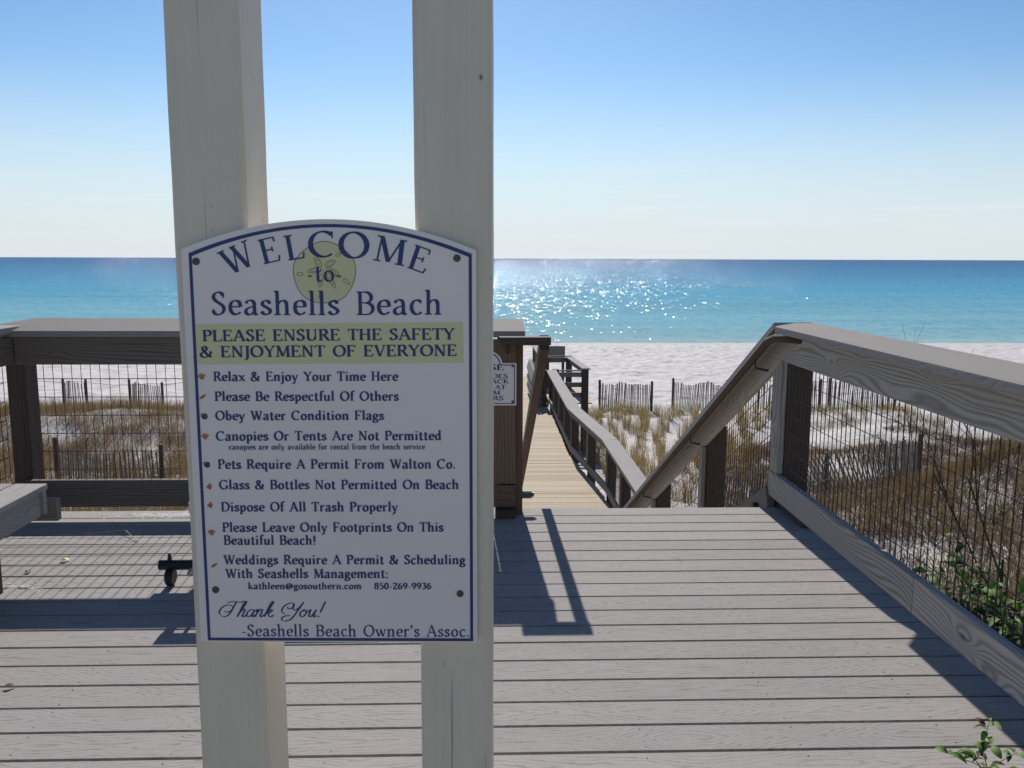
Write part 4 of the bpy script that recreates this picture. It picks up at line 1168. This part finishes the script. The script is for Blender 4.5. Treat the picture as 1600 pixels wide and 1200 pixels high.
x, y = scatter(11000, 2.4, 20, 3.6, 26, .45, rs, .7, 21.0)
V, T_ = blades(x, y, 18, .25, .06, .24, .012, 1.4, rs)
x2, y2 = scatter(4200, -20, -.5, 6, 26, .48, rs, .5, 31.0)
V2, T2 = blades(x2, y2, 18, .25, .06, .26, .013, 1.4, rs)
tag(mesh_obj('dune_scrub', np_mesh('dune_scrub', np.concatenate([V, V2]), np.concatenate([T_, T2 + len(V)]), M['scrub']), None), 'low dark brown scrub creeping over the white sand', kind='stuff')
# individual sea oat clumps between the walkway and the stair railing
clumps = []
for q in range(6):
    r6 = np.random.default_rng(50 + q); z_ = ground_z
    N = 60
    keep = ground_z
    ground_z_saved = ground_z
    ground_z = lambda a, b_: np.zeros(np.shape(a))
    V, T_ = blades(np.zeros(1), np.zeros(1), N, .14, .35, .80, .011, .35, r6, zoff=-.05)
    ground_z = ground_z_saved
    clumps.append(np_mesh('grass_clump', V, T_, M['oat_grass']))
pts = []
tries = 0
while len(pts) < 125 and tries < 8000:
    tries += 1
    yy = random.uniform(16, 31.0); xx = random.uniform(2.9, 10.5)
    if (xx - 2.6) > (yy - 12) * .42: continue
    if all((xx - a) ** 2 + (yy - b_) ** 2 > .30 for a, b_ in pts): pts.append((xx, yy))
for i, (xx, yy) in enumerate(pts):
    s_ = random.uniform(.65, 1.25)
    mt = Matrix.Translation((xx, yy, float(ground_z(xx, yy)))) @ Matrix.Rotation(random.uniform(0, 6.28), 4, 'Z') @ Matrix.Diagonal((s_, s_, s_ * random.uniform(.85, 1.15), 1))
    o = mesh_obj('grass_clump', clumps[i % 6], M['oat_grass'], None, mt)
    tag(o, 'olive brown clump of sea oat grass on white sand between boardwalk and stair railing', 'grass clump', 'grass clumps between boardwalk and stairs')
# beach grass round the foot of the far fences
x = np.concatenate([rs.uniform(3.3, 16, 260), rs.uniform(-17, -8, 200)]); y = rs.uniform(29.8, 32.2, 460)
V, T_ = blades(x, y, 14, .2, .15, .42, .010, .4, rs)
tag(mesh_obj('fence_grass', np_mesh('fence_grass', V, T_, M['oat_grass']), None), 'short grass growing along the foot of the beach fences', kind='stuff')

# tall sea oat stalks over the right rail
so_ = MB()
for q in range(34):
    xx = random.uniform(6.3, 10.5); yy = random.uniform(10, 14); z0 = float(ground_z(xx, yy)); hh = random.uniform(.65, 1.3)
    top = Vector((xx + random.uniform(-.12, .12), yy + random.uniform(-.1, .1), z0 + hh))
    so_.rod((xx, yy, z0 - .05), top, .0045, 3, .003)
    if random.random() < .5:
        for t_ in range(5):
            p = top - Z * (.03 * t_) + Vector((random.uniform(-.02, .03), random.uniform(-.02, .02), 0))
            so_.rod(p, p + Vector((random.uniform(-.02, .03), 0, -.05)), .010, 3, .003)
tag(so_.build('sea_oat_stalks', M['scrub']), 'thin tall sea oat stalks with seed heads standing above the right rail cap', kind='stuff')

# ------------------------------------------------------------------ leafy plants by the right railing
def leaf_mesh(name, mat, L=.06, W=.034):
    vs = []; fs = []; n_ = 6
    for i in range(n_ + 1):
        t = i / n_; w = W * math.sin(math.pi * min(1, t * .93 + .03)) ** .8 * (1 - .25 * t); zc_ = .25 * L * t * (1 - t) * 2 - .12 * L * t * t
        vs += [(t * L, -w / 2, zc_ + w * .22), (t * L, 0, zc_), (t * L, w / 2, zc_ + w * .22)]
    for i in range(n_):
        fs += [(i * 3, i * 3 + 1, i * 3 + 4, i * 3 + 3), (i * 3 + 1, i * 3 + 2, i * 3 + 5, i * 3 + 4)]
    me_ = mk(name, vs, fs, True); me_.materials.append(mat); return me_
LM = [leaf_mesh('leaf', M['leaf']), leaf_mesh('leaf', M['leaf_dark']), leaf_mesh('leaf', M['leaf_red'])]
def leafy(base, tips, label, nleaf, size, name='leafy_plant', cat='plant', mixw=(.45, .5, .05), stem_r=.004, group=None, mass=True):
    P = empty(name, base, label, cat, group)
    base = Vector(base); FM = MB()
    for tip in tips:
        tip = Vector(tip); mid = base.lerp(tip, .5) + Vector((random.uniform(-.05, .05), random.uniform(-.05, .05), .03))
        b_ = MB(); pts = [base, base.lerp(mid, .5) + Vector((.0, .0, .02)), mid, mid.lerp(tip, .55), tip]
        b_.tube(pts, [stem_r, stem_r * .9, stem_r * .75, stem_r * .6, stem_r * .35], 5); b_.build('stem', M['twig'], P)
        if mass:
            for q in range(70):
                p = pts[2].lerp(pts[4], random.uniform(0, .95)) + Vector((random.gauss(0, .05), random.gauss(0, .05), random.gauss(-.04, .05)))
                a_ = Vector((random.gauss(0, 1), random.gauss(0, 1), random.gauss(0, .5))).normalized(); b2_ = a_.orthogonal().normalized(); L_ = random.uniform(.018, .04)
                FM.add([p, p + a_ * L_ * .5 + b2_ * L_ * .28, p + a_ * L_, p + a_ * L_ * .5 - b2_ * L_ * .28], [(0, 1, 2, 3)])
        for q in range(nleaf):
            t = random.uniform(.45, 1.0) if q else 1.0
            p = pts[2].lerp(pts[4], max(0, (t - .45) / .55)) + Vector((random.gauss(0, .004), random.gauss(0, .004), 0))
            az = random.uniform(0, 6.28); el_ = random.uniform(-.5, .6); s_ = size * random.uniform(.55, 1.15) / .06
            mt = Matrix.Translation(p) @ Matrix.Rotation(az, 4, 'Z') @ Matrix.Rotation(-el_, 4, 'Y') @ Matrix.Rotation(random.uniform(-.6, .6), 4, 'X') @ Matrix.Scale(s_, 4)
            r_ = random.random(); k_ = 0 if r_ < mixw[0] else (1 if r_ < mixw[0] + mixw[1] else 2)
            mesh_obj('leaf', LM[k_], None, P, mt)
    if mass: FM.build('foliage', M['leaf_dark'], P, kind='stuff')
    return P
def tips(n_, cx, cy, cz, rx_, ry_, rz_):
    return [(cx + random.gauss(0, rx_), cy + random.gauss(0, ry_), cz + random.gauss(0, rz_)) for _ in range(n_)]
leafy((2.3, 3.75, float(ground_z(2.3, 3.75))), tips(20, 2.16, 3.62, -.22, .10, .20, .06), 'dark leafy bush growing outside the right railing, farthest up the bottom board', 12, .075, 'leafy_bush', 'bush', (.35, .6, .05))
leafy((2.35, 3.3, float(ground_z(2.35, 3.3))), tips(26, 2.12, 3.42, .0, .10, .20, .07), 'bright green broad-leaved bush by the right picture edge behind the mesh', 11, .085, 'leafy_bush', 'bush', (.68, .29, .03))
leafy((2.8, 4.0, float(ground_z(2.8, 4.0))), tips(26, 2.72, 3.9, -.16, .16, .25, .09), 'shaded bush behind the two nearer bushes at the right edge', 11, .08, 'leafy_bush', 'bush', (.25, .7, .05))
# dead branching twig
tw = MB()
def branch(p, d, L, r, dep):
    q = p + d * L; tw.rod(p, q, r, 5, r * .65)
    if dep:
        for _ in range(2 if dep > 1 else 3):
            nd = (d + Vector((random.gauss(0, .45), random.gauss(0, .3), random.gauss(.1, .3)))).normalized()
            branch(p.lerp(q, random.uniform(.55, 1)), nd, L * .65, r * .55, dep - 1)
branch(Vector((2.50, 3.9, -1.1)), Vector((-.02, 0, 1)).normalized(), 1.1, .009, 4)
tag(tw.build('dead_twig', M['twig']), 'bare dark branching twig standing behind the right railing mesh', 'twig')

# sprig leaning into the bottom right corner
leafy((1.36, 2.10, -.02), [(1.35, 2.12, .20), (1.33, 2.08, .15), (1.235, 2.10, .12), (1.42, 2.1, .12), (1.25, 2.07, .05), (1.43, 2.12, .05)], 'small green sprig with reddish leaves poking up in the bottom right corner', 8, .040, 'plant_sprig', 'plant', (.62, .15, .23), .0016, None, False)
gb = MB()
gb.tube([(1.34, 2.02, 0), (1.37, 2.10, .05), (1.43, 2.1, .055), (1.52, 2.05, .03)], .001, 3); gb.tube([(1.34, 2.02, 0), (1.33, 2.06, .04), (1.36, 2.12, .055)], .001, 3)
tag(gb.build('dry_grass_blade', M['dry_grass']), 'thin dry grass blades arching over the deck above the corner sprig', 'grass blade')

# ------------------------------------------------------------------ little things lying on the deck
def flat_leaf(name, x, y, s, rot, mi, label):
    o = mesh_obj(name, LM[mi], None, None, Matrix.Translation((x, y, .006)) @ Matrix.Rotation(rot, 4, 'Z') @ Matrix.Scale(s, 4))
    return tag(o, label, 'leaf')
M['lime'] = plain('lime_leaf', (.36, .50, .015), .5, 0, .2, 60, .1)
LM.append(leaf_mesh('leaf', M['lime'], .05, .04))
flat_leaf('fallen_leaf', -2.0, 3.97, .8, .4, 3, 'small yellow-green leaf lying on the deck beside the bench')
flat_leaf('fallen_leaf', -2.08, 3.81, .6, 1.4, 1, 'dark curled leaf on a deck gap beside the bench leg')
flat_leaf('fallen_leaf', -1.60, 2.745, .6, .3, 2, 'crumpled brown leaf at the left picture edge on the near planks')
gb = MB()
gb.tube([(-1.75, 4.25, .004), (-1.86, 4.38, .02), (-1.98, 4.50, .03)], .0018, 4)
gb.tube([(-1.75, 4.25, .004), (-1.85, 4.34, .035), (-2.05, 4.33, .02)], .0012, 4)
tag(gb.build('grass_stalk', M['oat_grass']), 'broken green grass stalk lying on the deck near the far railing', 'grass stalk')
M['loose_sand'] = plain('loose_sand', (.68, .66, .62), .9, 0, .15, 90, .5)
def sand_patch(cx, cy, rx_, ry_, label, n_=130):
    mb = MB()
    for q in range(n_):
        a = random.uniform(0, 6.28); r = abs(random.gauss(0, .5)); x_ = cx + rx_ * r * math.cos(a); y_ = cy + ry_ * r * math.sin(a)
        s_ = random.uniform(.004, .016); h_ = s_ * .18
        vs = [(x_, y_, h_ + .0006)] + [(x_ + s_ * random.uniform(.7, 1.3) * math.cos(t), y_ + s_ * .6 * random.uniform(.7, 1.3) * math.sin(t), .0006) for t in np.linspace(0, 6.28, 7)[:-1]]
        mb.add(vs, [(0, 1 + i, 1 + (i + 1) % 6) for i in range(6)])
    tag(mb.build('sand_spill', M['loose_sand']), label, kind='stuff')
sand_patch(-1.75, 4.72, .45, .07, 'white sand blown onto the planks under the far railing', 420)
sand_patch(-2.02, 3.66, .10, .05, 'scatter of white sand on the deck beside the bench', 60)
# thin boundary wire along the beach edge
bwm = MB()
for a_, b_ in ((-30, -17), (-17, -11.5), (9.4, 30)):
    pts = []
    for t in np.linspace(0, 1, 9):
        x_ = a_ + (b_ - a_) * t; pts.append((x_, 33.4, float(ground_z(x_, 33.4)) + 1.05 - .12 * math.sin(math.pi * t)))
    bwm.tube(pts, .012, 3)
tag(bwm.build('boundary_wire', M['rope']), 'thin wire strung along the beach edge beyond the dune fences', 'wire')
